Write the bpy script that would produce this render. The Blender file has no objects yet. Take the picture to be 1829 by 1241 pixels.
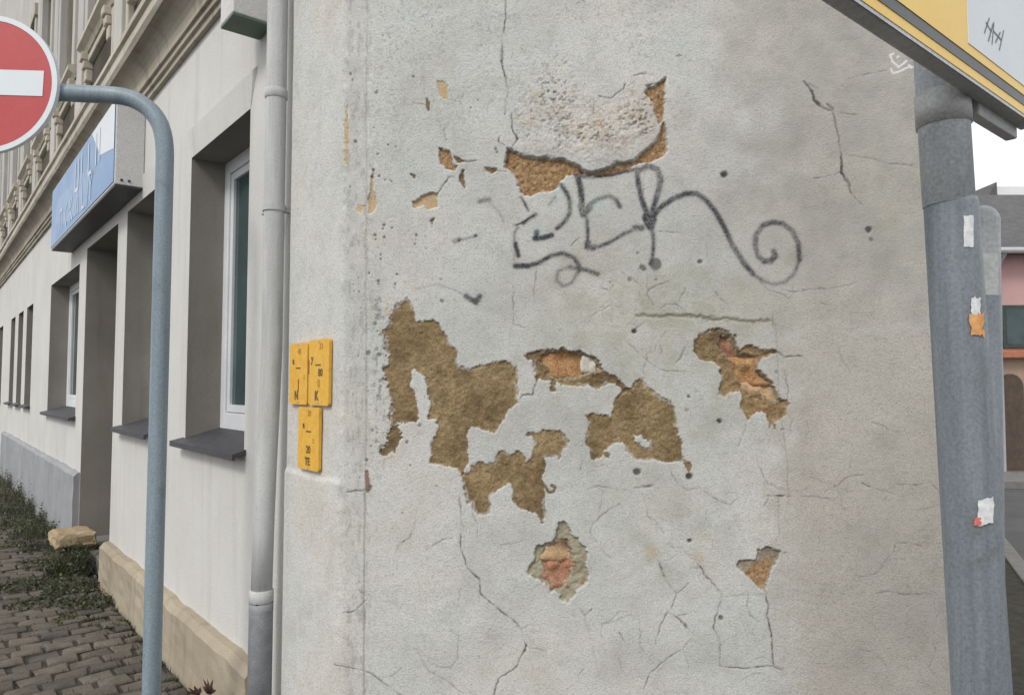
import bpy, bmesh, math, random
import numpy as np
from mathutils import Vector, Matrix

random.seed(7)
rng = np.random.default_rng(11)
C = bpy.context.scene.collection
scene = bpy.context.scene

# ------------------------------------------------------------------ camera
EYE = 1.6
PITCH = math.radians(3.0)
FPX = 1300.0
cam_d = bpy.data.cameras.new('camera')
cam = bpy.data.objects.new('camera', cam_d)
C.objects.link(cam)
cam_d.sensor_width = 36.0
cam_d.lens = FPX / 1829.0 * 36.0
cam_d.clip_start = 0.05
cam_d.clip_end = 600.0
cam.location = (0, 0, EYE)
cam.rotation_euler = (math.radians(90) + PITCH, 0, 0)
scene.camera = cam

# ------------------------------------------------------------------ light
SUN_DIR = Vector((-0.42, -0.62, 0.70)).normalized()      # towards the sun
elev = math.asin(SUN_DIR.z)
azim = math.atan2(SUN_DIR.x, SUN_DIR.y)
world = bpy.data.worlds.new('World')
scene.world = world
world.use_nodes = True
wn = world.node_tree.nodes
wl = world.node_tree.links
wn.clear()
sky = wn.new('ShaderNodeTexSky')
sky.sky_type = 'NISHITA'
sky.sun_disc = False
sky.sun_elevation = elev
sky.sun_rotation = azim
sky.dust_density = 3.0
hsv = wn.new('ShaderNodeHueSaturation')                  # a veiled, nearly white overcast sky
hsv.inputs['Saturation'].default_value = 0.22
bg = wn.new('ShaderNodeBackground')
bg.inputs['Strength'].default_value = 0.10
wo = wn.new('ShaderNodeOutputWorld')
wl.new(sky.outputs[0], hsv.inputs['Color'])
veil = wn.new('ShaderNodeMix')
veil.data_type = 'RGBA'
veil.inputs[0].default_value = 0.72
veil.inputs[7].default_value = (11.2, 11.3, 11.5, 1)      # even high cloud over most of the sky
wl.new(hsv.outputs[0], veil.inputs[6])
wl.new(veil.outputs[2], bg.inputs['Color'])
wl.new(bg.outputs[0], wo.inputs['Surface'])
sun_d = bpy.data.lights.new('sun', 'SUN')
sun_d.energy = 1.3
sun_d.angle = math.radians(15)
sun_d.color = (1.0, 0.96, 0.90)
sun = bpy.data.objects.new('sun', sun_d)
C.objects.link(sun)
sun.rotation_euler = SUN_DIR.to_track_quat('Z', 'Y').to_euler()
sun.location = (-6, -5, 9)

scene.view_settings.view_transform = 'Standard'
scene.view_settings.look = 'None'
scene.view_settings.exposure = 0.28
scene.view_settings.gamma = 1.0
scene.view_settings.use_curve_mapping = False
scene.cycles.max_bounces = 6

# ------------------------------------------------------------------ projection helpers (a photo point onto a real plane)
FW = np.array([0, math.cos(PITCH), math.sin(PITCH)])
UP = np.array([0, -math.sin(PITCH), math.cos(PITCH)])
CAM = np.array([0, 0, EYE])
D = np.array([-0.62944154, 0.77704784, 0.0])             # along the street facade, away from the corner
N = np.array([0.77704784, 0.62944154, 0.0])              # into the building
K = np.array([-0.62873516, 2.68268377, 0.0])             # corner of the street facade
W0 = np.array([-0.524, 2.633, 0.0])                      # start of the corner wall
WX1 = 1.62                                               # its right end
YW = 2.633
UPV = np.array([0, 0, 1.0])


def ray(x, y):
    return FW + np.array([1.0, 0, 0]) * (x - 914.5) / FPX - UP * (y - 620.5) / FPX


def on_front(x, y, Y):
    d = ray(x, y)
    return CAM + d * (Y / d[1])


def fac(u, z, o=0.0):
    """point on the street facade: u along it, z up, o outward"""
    return K + D * u - N * o + UPV * z


def fac_uz(x, y, o=0.0):
    d = ray(x, y)
    t = ((K - N * o - CAM) @ N) / (d @ N)
    p = CAM + d * t
    return float((p - K) @ D), float(p[2])


def ground_at(x, y, z=0.0):
    d = ray(x, y)
    return CAM + d * ((z - EYE) / d[2])


def project(Pn):
    v = Pn - CAM
    a = v @ FW
    return 914.5 + FPX * v[..., 0] / a, 620.5 - FPX * (v @ UP) / a


# ------------------------------------------------------------------ noise in numpy
TAB = rng.random((256, 256)).astype(np.float32)


def vnoise(x, y, seed=0):
    x = np.asarray(x) + seed * 37.17
    y = np.asarray(y) + seed * 91.73
    xi = np.floor(x).astype(np.int64)
    yi = np.floor(y).astype(np.int64)
    fx = (x - xi).astype(np.float32)
    fy = (y - yi).astype(np.float32)
    fx = fx * fx * (3 - 2 * fx)
    fy = fy * fy * (3 - 2 * fy)
    a = TAB[xi & 255, yi & 255]
    b = TAB[(xi + 1) & 255, yi & 255]
    c = TAB[xi & 255, (yi + 1) & 255]
    d = TAB[(xi + 1) & 255, (yi + 1) & 255]
    return (a * (1 - fx) + b * fx) * (1 - fy) + (c * (1 - fx) + d * fx) * fy - 0.5


def fbm(x, y, octv=4, seed=0):
    r = 0
    a = 1.0
    for i in range(octv):
        r = r + a * vnoise(x * 2 ** i, y * 2 ** i, seed + i * 3)
        a *= 0.5
    return r


def sstep(a, b, x):
    t = np.clip((x - a) / (b - a), 0, 1)
    return t * t * (3 - 2 * t)


# ------------------------------------------------------------------ materials
class Nodes:
    def __init__(s, name):
        s.m = bpy.data.materials.new(name)
        s.m.use_nodes = True
        s.t = s.m.node_tree
        s.n = s.t.nodes
        s.b = s.n['Principled BSDF']

    def new(s, t, **kw):
        n = s.n.new(t)
        for k, v in kw.items():
            setattr(n, k, v)
        return n

    def link(s, a, b):
        s.t.links.new(a, b)

    def coord(s, scale=(1, 1, 1), kind='Object'):
        tc = s.new('ShaderNodeTexCoord')
        mp = s.new('ShaderNodeMapping')
        mp.inputs['Scale'].default_value = scale
        s.link(tc.outputs[kind], mp.inputs['Vector'])
        return mp.outputs[0]

    def noise(s, scale, detail=4, rough=0.55, vec=None):
        n = s.new('ShaderNodeTexNoise')
        n.inputs['Scale'].default_value = scale
        n.inputs['Detail'].default_value = detail
        n.inputs['Roughness'].default_value = rough
        if vec is not None:
            s.link(vec, n.inputs['Vector'])
        return n.outputs['Fac']

    def ramp(s, fac, stops):
        r = s.new('ShaderNodeValToRGB')
        e = r.color_ramp.elements
        while len(e) > 1:
            e.remove(e[-1])
        e[0].position = stops[0][0]
        c = stops[0][1]
        e[0].color = (*c, 1) if len(c) == 3 else c
        for p, c in stops[1:]:
            q = e.new(p)
            q.color = (*c, 1)
        s.link(fac, r.inputs[0])
        return r.outputs[0]

    def mix(s, fac, a, b, mode='MIX'):
        m = s.new('ShaderNodeMix', data_type='RGBA', blend_type=mode)
        for inp, v in ((m.inputs[0], fac), (m.inputs[6], a), (m.inputs[7], b)):
            if isinstance(v, (int, float)):
                inp.default_value = v
            elif isinstance(v, tuple):
                inp.default_value = (*v, 1)
            else:
                s.link(v, inp)
        return m.outputs[2]

    def math(s, op, a, b=0.0, clamp=False):
        m = s.new('ShaderNodeMath', operation=op, use_clamp=clamp)
        for inp, v in ((m.inputs[0], a), (m.inputs[1], b)):
            if isinstance(v, (int, float)):
                inp.default_value = v
            else:
                s.link(v, inp)
        return m.outputs[0]

    def bump(s, h, strength=0.3, dist=0.01, prev=None):
        b = s.new('ShaderNodeBump')
        b.inputs['Strength'].default_value = strength
        b.inputs['Distance'].default_value = dist
        s.link(h, b.inputs['Height'])
        if prev is not None:
            s.link(prev, b.inputs['Normal'])
        return b.outputs[0]

    def done(s, col=None, rough=0.8, normal=None, metal=0.0, spec=0.5):
        if col is not None:
            if isinstance(col, tuple):
                s.b.inputs['Base Color'].default_value = (*col, 1)
            else:
                s.link(col, s.b.inputs['Base Color'])
        if isinstance(rough, (int, float)):
            s.b.inputs['Roughness'].default_value = rough
        else:
            s.link(rough, s.b.inputs['Roughness'])
        s.b.inputs['Metallic'].default_value = metal
        s.b.inputs['Specular IOR Level'].default_value = spec
        if normal is not None:
            s.link(normal, s.b.inputs['Normal'])
        return s.m


def mottled(name, c1, c2, scale=8, rough=0.8, grain=120, bump=0.25, bd=0.004, metal=0.0, spec=0.4, kind='Object', fine=0.25):
    q = Nodes(name)
    v = q.coord(kind=kind)
    n1 = q.noise(scale, 5, 0.6, v)
    n2 = q.noise(grain, 3, 0.6, v)
    col = q.ramp(n1, [(0.3, c1), (0.7, c2)])
    dk = q.ramp(n2, [(0.3, (1 - fine,) * 3), (0.7, (1 + fine * 0.3,) * 3)])
    col = q.mix(1.0, col, dk, 'MULTIPLY')
    nb = q.bump(n2, bump, bd)
    return q.done(col, rough, nb, metal, spec)


def wall_material():
    """corner wall: layers of plaster, render and spray paint picked by the wall's own wear attributes"""
    q = Nodes('corner_wall_plaster')
    v = q.coord()

    def attr(name):
        a = q.new('ShaderNodeAttribute', attribute_name=name)
        sp = q.new('ShaderNodeSeparateColor')
        q.link(a.outputs['Color'], sp.inputs[0])
        return sp.outputs
    A, B, Cc, Dd = attr('layer_a'), attr('layer_b'), attr('layer_c'), attr('layer_d')
    big = q.noise(1.6, 4, 0.6, v)
    mid = q.noise(9, 5, 0.65, v)
    fine = q.noise(150, 3, 0.7, v)
    grit = q.noise(330, 2, 0.6, v)
    pl = q.ramp(big, [(0.30, (0.563, 0.540, 0.494)), (0.44, (0.605, 0.593, 0.566)), (0.55, (0.577, 0.583, 0.568)), (0.72, (0.537, 0.546, 0.520))])
    pl = q.mix(0.6, pl, q.ramp(q.noise(3.7, 5, 0.7, v), [(0.3, (0.90, 0.88, 0.84)), (0.5, (1, 1, 1)), (0.7, (0.93, 0.98, 0.97))]), 'MULTIPLY')
    warm = q.ramp(big, [(0.3, (0.445, 0.415, 0.37)), (0.7, (0.51, 0.485, 0.44))])
    pl = q.mix(Cc[0], pl, warm)
    blot = q.ramp(mid, [(0.28, (0.87, 0.87, 0.855)), (0.5, (1, 1, 1)), (0.75, (1.03, 1.03, 1.02))])
    pl = q.mix(1.0, pl, blot, 'MULTIPLY')
    gr = q.ramp(fine, [(0.27, (0.62, 0.61, 0.585)), (0.5, (0.98, 0.98, 0.98)), (0.8, (1.10, 1.10, 1.10))])
    pl = q.mix(0.9, pl, gr, 'MULTIPLY')
    pl = q.mix(0.7, pl, q.ramp(q.noise(62, 4, 0.75, v), [(0.30, (0.82, 0.81, 0.79)), (0.5, (1, 1, 1)), (0.75, (1.05, 1.05, 1.05))]), 'MULTIPLY')
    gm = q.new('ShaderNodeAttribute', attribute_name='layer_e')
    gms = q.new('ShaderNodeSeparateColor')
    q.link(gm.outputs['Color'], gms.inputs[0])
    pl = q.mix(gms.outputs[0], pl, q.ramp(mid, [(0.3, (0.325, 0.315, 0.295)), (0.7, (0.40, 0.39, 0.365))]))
    # stains
    grn = q.ramp(mid, [(0.35, (0.34, 0.33, 0.24)), (0.7, (0.47, 0.46, 0.37))])
    pl = q.mix(B[2], pl, grn)
    tan = q.ramp(fine, [(0.3, (0.42, 0.29, 0.15)), (0.7, (0.58, 0.46, 0.30))])
    pl = q.mix(Cc[2], pl, tan)
    pl = q.mix(Dd[2], pl, (0.24, 0.165, 0.13))
    pl = q.mix(q.math('MULTIPLY', Dd[0], 0.55), pl, (0.43, 0.58, 0.58))
    # exposed layers
    sc = q.noise(34, 5, 0.65, v)
    brown = q.ramp(sc, [(0.25, (0.185, 0.130, 0.072)), (0.5, (0.265, 0.195, 0.112)), (0.75, (0.355, 0.275, 0.170))])
    brown = q.mix(0.55, brown, q.ramp(grit, [(0.3, (0.6, 0.6, 0.6)), (0.7, (1.25, 1.25, 1.2))]), 'MULTIPLY')
    brown = q.mix(0.7, brown, q.ramp(mid, [(0.3, (0.66, 0.64, 0.62)), (0.7, (1.22, 1.20, 1.14))]), 'MULTIPLY')
    brown = q.mix(0.8, brown, q.ramp(q.noise(4.5, 3, 0.6, v), [(0.35, (0.70, 0.66, 0.62)), (0.6, (1.12, 1.12, 1.10))]), 'MULTIPLY')
    brown = q.mix(0.85, brown, q.ramp(fine, [(0.30, (0.62, 0.60, 0.57)), (0.5, (1, 1, 1)), (0.72, (1.30, 1.28, 1.22))]), 'MULTIPLY')
    orange = q.ramp(q.noise(95, 4, 0.7, v), [(0.28, (0.15, 0.088, 0.042)), (0.5, (0.33, 0.208, 0.105)), (0.75, (0.53, 0.40, 0.25))])
    hole = q.ramp(sc, [(0.3, (0.22, 0.19, 0.13)), (0.7, (0.42, 0.37, 0.28))])
    col = q.mix(A[0], pl, brown)
    col = q.mix(A[1], col, orange)
    col = q.mix(A[2], col, hole)
    # paint, cracks, pits
    col = q.mix(B[1], col, q.ramp(fine, [(0.3, (0.035, 0.037, 0.045)), (0.8, (0.10, 0.10, 0.112))]))
    col = q.mix(B[0], col, (0.075, 0.066, 0.055))
    col = q.mix(Cc[1], col, (0.075, 0.07, 0.062))
    col = q.mix(Dd[1], col, (0.78, 0.77, 0.75))
    nb = q.bump(fine, 0.75, 0.004)
    nb = q.bump(grit, 0.35, 0.002, nb)
    nb = q.bump(mid, 0.25, 0.006, nb)
    return q.done(col, 0.92, nb, 0, 0.2)


def plaster_material(name, c1, c2, dirt=(0.40, 0.36, 0.29), streak=0.25):
    q = Nodes(name)
    v = q.coord()
    big = q.noise(1.3, 4, 0.6, v)
    fine = q.noise(140, 3, 0.7, v)
    vs = q.coord((8, 8, 0.7))
    st = q.noise(1.0, 5, 0.65, vs)
    col = q.ramp(big, [(0.3, c1), (0.7, c2)])
    col = q.mix(q.math('MULTIPLY', q.ramp(st, [(0.52, (0, 0, 0)), (0.80, (1, 1, 1))]), streak), col, dirt)
    col = q.mix(0.8, col, q.ramp(fine, [(0.28, (0.76, 0.75, 0.73)), (0.5, (1, 1, 1)), (0.8, (1.05, 1.05, 1.05))]), 'MULTIPLY')
    nb = q.bump(fine, 0.5, 0.0035)
    nb = q.bump(q.noise(12, 4, 0.6, v), 0.25, 0.008, nb)
    return q.done(col, 0.92, nb, 0, 0.2)


M = {}
M['corner'] = wall_material()
M['facade'] = plaster_material('facade_plaster', (0.555, 0.545, 0.52), (0.615, 0.612, 0.59), (0.38, 0.355, 0.31), 0.45)
M['reveal'] = plaster_material('shaded_reveal_plaster', (0.215, 0.202, 0.178), (0.28, 0.262, 0.235), (0.16, 0.14, 0.10), 0.5)  # same plaster as the facade, recess shade darkened into its colour
M['upper'] = plaster_material('upper_plaster', (0.42, 0.405, 0.38), (0.52, 0.505, 0.48), (0.25, 0.22, 0.17), 0.5)
M['stucco'] = plaster_material('stucco_trim', (0.30, 0.27, 0.215), (0.44, 0.40, 0.33), (0.13, 0.11, 0.08), 0.8)
M['stucco_lip'] = plaster_material('stucco_lip', (0.44, 0.405, 0.335), (0.56, 0.52, 0.44), (0.20, 0.17, 0.12), 0.7)
M['apron'] = plaster_material('apron_panel', (0.060, 0.053, 0.042), (0.115, 0.10, 0.078), (0.04, 0.035, 0.028), 0.6)
M['plinth'] = plaster_material('plinth_render', (0.30, 0.255, 0.19), (0.42, 0.365, 0.28), (0.17, 0.15, 0.10), 0.75)
M['plinth_grey'] = plaster_material('plinth_grey', (0.26, 0.27, 0.29), (0.34, 0.345, 0.36), (0.2, 0.2, 0.2), 0.4)
M['sill'] = mottled('dark_sill', (0.040, 0.041, 0.048), (0.075, 0.075, 0.082), 20, 0.55, 160, 0.3)
M['white_frame'] = mottled('white_window_frame', (0.66, 0.68, 0.70), (0.74, 0.75, 0.76), 6, 0.45, 80, 0.05, fine=0.06)
M['dark_frame'] = mottled('brown_window_frame', (0.10, 0.08, 0.06), (0.15, 0.12, 0.09), 6, 0.5, 80, 0.1)
M['door'] = mottled('door_wood', (0.07, 0.055, 0.045), (0.10, 0.08, 0.065), 10, 0.5, 60, 0.2)
q = Nodes('window_glass')
v = q.coord()
M['glass'] = q.done(q.ramp(q.noise(2.5, 3, 0.5, v), [(0.35, (0.022, 0.045, 0.050)), (0.7, (0.055, 0.10, 0.105))]), 0.06, None, 0, 0.6)
M['glass_teal'] = mottled('teal_glass', (0.22, 0.34, 0.31), (0.30, 0.42, 0.38), 2, 0.2, 40, 0.02, fine=0.05)
M['pipe'] = plaster_material('painted_pipe', (0.46, 0.475, 0.475), (0.56, 0.57, 0.565), (0.25, 0.25, 0.24), 0.75)
M['pipe_dark'] = mottled('cast_iron_pipe', (0.215, 0.225, 0.245), (0.33, 0.34, 0.36), 14, 0.6, 150, 0.3)
M['galv'] = mottled('galvanised_steel', (0.20, 0.265, 0.315), (0.285, 0.345, 0.39), 24, 0.42, 180, 0.12, 0.002, metal=0.35, spec=0.5, fine=0.2)
M['post'] = mottled('weathered_grey_post', (0.135, 0.155, 0.178), (0.215, 0.238, 0.262), 13, 0.42, 120, 0.2, 0.002, metal=0.0, fine=0.25)
def streaked(name, c1, c2, dirt, rust):
    q = Nodes(name)
    v = q.coord((26, 26, 1.6))
    n1 = q.noise(1.0, 6, 0.65, v)
    v2 = q.coord()
    n2 = q.noise(150, 3, 0.6, v2)
    n3 = q.noise(7, 5, 0.7, v2)
    col = q.ramp(n1, [(0.3, c1), (0.7, c2)])
    col = q.mix(q.ramp(n3, [(0.56, (0, 0, 0)), (0.70, (.7, .7, .7))]), col, dirt)
    col = q.mix(q.ramp(q.noise(19, 4, 0.75, v2), [(0.66, (0, 0, 0)), (0.74, (.6, .6, .6))]), col, rust)
    col = q.mix(1.0, col, q.ramp(n2, [(0.3, (0.72, 0.72, 0.72)), (0.7, (1.06, 1.06, 1.06))]), 'MULTIPLY')
    return q.done(col, q.ramp(n3, [(0.3, (.38,) * 3), (0.7, (.62,) * 3)]), q.bump(n2, 0.25, 0.002), 0.0, 0.45)


M['post_light'] = mottled('zinc_sleeve', (0.44, 0.48, 0.51), (0.58, 0.61, 0.63), 12, 0.38, 140, 0.15, 0.002, metal=0.0, fine=0.2)
M['post'] = streaked('streaked_grey_post', (0.125, 0.146, 0.168), (0.235, 0.262, 0.288), (0.115, 0.120, 0.112), (0.17, 0.145, 0.12))
M['galv'] = streaked('streaked_galvanised_pole', (0.185, 0.245, 0.29), (0.28, 0.345, 0.39), (0.16, 0.19, 0.21), (0.24, 0.24, 0.23))
M['post_light'] = streaked('streaked_zinc_sleeve', (0.52, 0.57, 0.61), (0.70, 0.73, 0.75), (0.42, 0.46, 0.48), (0.46, 0.45, 0.43))
M['tube'] = mottled('light_zinc_tube', (0.33, 0.35, 0.36), (0.42, 0.43, 0.43), 14, 0.45, 120, 0.15, 0.002, metal=0.2)
M['red'] = mottled('sign_red', (0.44, 0.055, 0.060), (0.50, 0.075, 0.080), 5, 0.45, 200, 0.03, fine=0.08)
M['sign_white'] = mottled('sign_white', (0.64, 0.69, 0.72), (0.70, 0.74, 0.77), 5, 0.4, 200, 0.03, fine=0.06)
M['sign_back'] = mottled('sign_back_grey', (0.30, 0.31, 0.32), (0.36, 0.37, 0.38), 8, 0.5, 120, 0.08, metal=0.3)
M['yellow'] = mottled('sign_yellow', (0.86, 0.55, 0.085), (0.90, 0.61, 0.13), 4, 0.35, 200, 0.03, fine=0.06)
M['sign_black'] = mottled('sign_grey_line', (0.075, 0.08, 0.085), (0.105, 0.11, 0.115), 6, 0.4, 150, 0.03)
M['alu'] = mottled('sign_edge_aluminium', (0.40, 0.405, 0.40), (0.48, 0.48, 0.475), 8, 0.55, 150, 0.1, metal=0.2)
M['alu_light'] = mottled('bare_aluminium_rim', (0.50, 0.51, 0.53), (0.58, 0.59, 0.60), 8, 0.4, 120, 0.05, metal=0.2)
M['plate'] = mottled('plate_yellow', (0.70, 0.37, 0.035), (0.80, 0.47, 0.07), 30, 0.5, 220, 0.15, 0.002, fine=0.2)
M['ink'] = mottled('plate_ink', (0.10, 0.065, 0.03), (0.17, 0.11, 0.05), 40, 0.6, 200, 0.05)
M['ink_pale'] = mottled('plate_ink_faded', (0.42, 0.24, 0.05), (0.50, 0.29, 0.06), 40, 0.6, 200, 0.05)
M['blue'] = mottled('lightbox_blue', (0.065, 0.185, 0.39), (0.135, 0.28, 0.50), 2.2, 0.35, 60, 0.03, fine=0.08)
M['blue_pale'] = mottled('lightbox_pale_print', (0.15, 0.29, 0.50), (0.27, 0.40, 0.59), 9, 0.4, 60, 0.03)
M['blue_letter'] = mottled('faded_letter', (0.46, 0.54, 0.66), (0.60, 0.66, 0.75), 9, 0.4, 60, 0.03)
M['box_white'] = mottled('lightbox_white', (0.58, 0.62, 0.66), (0.66, 0.69, 0.72), 3, 0.4, 60, 0.03, fine=0.08)
M['box_side'] = mottled('lightbox_side', (0.56, 0.56, 0.55), (0.63, 0.62, 0.61), 6, 0.55, 110, 0.15)
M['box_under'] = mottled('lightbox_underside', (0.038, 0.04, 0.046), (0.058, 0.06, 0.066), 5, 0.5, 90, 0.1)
M['green_dark'] = mottled('dark_green_paint', (0.085, 0.125, 0.095), (0.12, 0.165, 0.125), 9, 0.55, 120, 0.1)
M['brick'] = mottled('old_brick', (0.36, 0.15, 0.065), (0.60, 0.39, 0.18), 26, 0.9, 140, 0.6, 0.006, fine=0.45)
M['brick_red'] = mottled('red_brick', (0.33, 0.145, 0.09), (0.52, 0.29, 0.18), 30, 0.9, 140, 0.6, 0.006, fine=0.4)
M['brick_pale'] = mottled('pale_brick', (0.52, 0.33, 0.17), (0.62, 0.44, 0.27), 25, 0.9, 140, 0.5, 0.006, fine=0.35)
M['mortar'] = mottled('lime_mortar', (0.60, 0.56, 0.48), (0.72, 0.69, 0.62), 20, 0.95, 160, 0.5, 0.005)
M['paver_a'] = mottled('paver_grey', (0.088, 0.076, 0.062), (0.150, 0.130, 0.106), 9, 0.9, 110, 0.6, 0.006, fine=0.4)
M['paver_b'] = mottled('paver_brown', (0.105, 0.090, 0.072), (0.18, 0.155, 0.125), 9, 0.9, 110, 0.6, 0.006, fine=0.4)
M['paver_c'] = mottled('paver_dark', (0.066, 0.058, 0.049), (0.112, 0.098, 0.082), 9, 0.9, 110, 0.6, 0.006, fine=0.4)
M['joint'] = mottled('joint_dirt', (0.035, 0.034, 0.027), (0.075, 0.068, 0.05), 14, 0.95, 90, 0.6, 0.008)
M['asphalt'] = mottled('asphalt', (0.10, 0.103, 0.108), (0.15, 0.152, 0.156), 1.5, 0.85, 180, 0.5, 0.006)
M['concrete'] = mottled('kerb_concrete', (0.19, 0.185, 0.175), (0.27, 0.265, 0.25), 7, 0.9, 120, 0.4, 0.005)
M['ground'] = mottled('ground_earth', (0.11, 0.105, 0.09), (0.17, 0.16, 0.14), 0.7, 0.95, 30, 0.4)
M['slab'] = mottled('sandstone', (0.32, 0.235, 0.135), (0.47, 0.37, 0.235), 9, 0.9, 100, 0.5, 0.006)
M['leaf'] = mottled('weed_leaf', (0.028, 0.038, 0.020), (0.065, 0.078, 0.042), 16, 0.7, 80, 0.1)
M['leaf_light'] = mottled('weed_leaf_light', (0.050, 0.066, 0.030), (0.10, 0.122, 0.060), 16, 0.7, 80, 0.1)
M['leaf_dry'] = mottled('weed_dry', (0.13, 0.125, 0.06), (0.22, 0.20, 0.10), 16, 0.8, 80, 0.1)
M['leaf_red'] = mottled('weed_reddish', (0.07, 0.035, 0.03), (0.12, 0.065, 0.05), 16, 0.8, 80, 0.1)
M['pink'] = plaster_material('pink_plaster', (0.58, 0.36, 0.34), (0.64, 0.42, 0.40), (0.35, 0.24, 0.22), 0.3)
M['tan_wall'] = plaster_material('tan_plaster', (0.40, 0.29, 0.22), (0.48, 0.36, 0.28), (0.22, 0.16, 0.12), 0.4)
M['tile'] = mottled('roof_tile_orange', (0.46, 0.17, 0.09), (0.58, 0.25, 0.15), 12, 0.85, 60, 0.4)
M['roof_dark'] = mottled('slate_roof', (0.085, 0.085, 0.088), (0.14, 0.138, 0.14), 6, 0.8, 40, 0.4)
M['pale_wall'] = plaster_material('pale_grey_plaster', (0.70, 0.71, 0.72), (0.78, 0.79, 0.80), (0.45, 0.45, 0.45), 0.25)
M['dark_wood'] = mottled('dark_door', (0.09, 0.065, 0.05), (0.14, 0.10, 0.075), 8, 0.7, 50, 0.2)
M['hedge_green'] = mottled('awning_green', (0.055, 0.075, 0.065), (0.09, 0.11, 0.095), 8, 0.8, 30, 0.4)
M['sticker_white'] = mottled('sticker_white', (0.62, 0.64, 0.65), (0.76, 0.76, 0.76), 40, 0.5, 90, 0.05)
M['sticker_grey'] = mottled('sticker_grey', (0.42, 0.45, 0.44), (0.50, 0.52, 0.50), 20, 0.5, 90, 0.05)
M['sticker_orange'] = mottled('sticker_orange', (0.66, 0.28, 0.07), (0.74, 0.42, 0.18), 60, 0.5, 90, 0.05)
M['sticker_red'] = mottled('sticker_red', (0.62, 0.12, 0.10), (0.70, 0.20, 0.16), 40, 0.5, 90, 0.05)
M['chalk'] = mottled('white_scratch', (0.62, 0.62, 0.60), (0.72, 0.72, 0.70), 40, 0.7, 90, 0.05)


# ------------------------------------------------------------------ object helpers
def mesh_obj(name, verts, faces, mat, parent=None, smooth=False, mats=None, fmat=None):
    me = bpy.data.meshes.new(name)
    me.from_pydata([tuple(v) for v in verts], [], faces)
    for m in ([mat] if mats is None else mats):
        me.materials.append(m)
    if fmat is not None:
        me.polygons.foreach_set('material_index', fmat)
    if smooth:
        me.polygons.foreach_set('use_smooth', [True] * len(me.polygons))
    me.update()
    o = bpy.data.objects.new(name, me)
    C.objects.link(o)
    if parent is not None:
        o.parent = parent
        o.matrix_parent_inverse = parent.matrix_world.inverted() if parent.type != 'EMPTY' else Matrix.Translation(-Vector(parent_loc(parent)))
    return o


def parent_loc(o):
    l = Vector(o.location)
    p = o.parent
    while p is not None:
        p = None
    return l


def bm_obj(name, bm, mat, parent=None, smooth=False):
    bmesh.ops.recalc_face_normals(bm, faces=bm.faces)
    me = bpy.data.meshes.new(name)
    bm.to_mesh(me)
    bm.free()
    me.materials.append(mat)
    if smooth:
        me.polygons.foreach_set('use_smooth', [True] * len(me.polygons))
    o = bpy.data.objects.new(name, me)
    C.objects.link(o)
    if parent is not None:
        o.parent = parent
        if parent.type == 'EMPTY':
            o.matrix_parent_inverse = Matrix.Translation(-Vector(parent.location))
    return o


def tag(o, label=None, cat=None, group=None, kind=None):
    if label:
        o['label'] = label
    if cat:
        o['category'] = cat
    if group:
        o['group'] = group
    if kind:
        o['kind'] = kind
    return o


def thing(name, label, cat, loc=(0, 0, 0), group=None):
    o = bpy.data.objects.new(name, None)
    o.location = loc
    o.empty_display_size = 0.2
    C.objects.link(o)
    return tag(o, label, cat, group)


def frame_box(bm, o, ax, ay, az, lo, hi, bevel=0.0):
    """box in a local frame: o origin, ax/ay/az axes, lo/hi corners"""
    vs = []
    for k in (lo[2], hi[2]):
        for j in (lo[1], hi[1]):
            for i in (lo[0], hi[0]):
                vs.append(bm.verts.new(tuple(o + ax * i + ay * j + az * k)))
    fs = [(0, 2, 3, 1), (4, 5, 7, 6), (0, 1, 5, 4), (2, 6, 7, 3), (0, 4, 6, 2), (1, 3, 7, 5)]
    faces = [bm.faces.new([vs[i] for i in f]) for f in fs]
    if bevel > 0:
        es = list({e for f in faces for e in f.edges})
        bmesh.ops.bevel(bm, geom=es, offset=bevel, segments=2, affect='EDGES', profile=0.5)


def fac_box(name, u0, u1, z0, z1, o0, o1, mat, parent, bevel=0.0):
    bm = bmesh.new()
    frame_box(bm, K, D, -N, UPV, (u0, o0, z0), (u1, o1, z1), bevel)
    return bm_obj(name, bm, mat, parent)


def tube(bm, pts, rad, seg=20, cap=True):
    pts = [Vector(p) for p in pts]
    rads = rad if isinstance(rad, (list, tuple)) else [rad] * len(pts)
    rings = []
    prev = None
    for i, p in enumerate(pts):
        a = pts[min(i + 1, len(pts) - 1)] - pts[max(i - 1, 0)]
        a.normalize()
        if prev is None:
            s = a.orthogonal().normalized()
        else:
            s = (prev - a * prev.dot(a)).normalized()
        prev = s
        t = a.cross(s)
        rings.append([bm.verts.new(p + (s * math.cos(2 * math.pi * k / seg) + t * math.sin(2 * math.pi * k / seg)) * rads[i]) for k in range(seg)])
    for r0, r1 in zip(rings[:-1], rings[1:]):
        for k in range(seg):
            bm.faces.new((r0[k], r0[(k + 1) % seg], r1[(k + 1) % seg], r1[k]))
    if cap:
        bm.faces.new(list(reversed(rings[0])))
        bm.faces.new(rings[-1])


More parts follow.
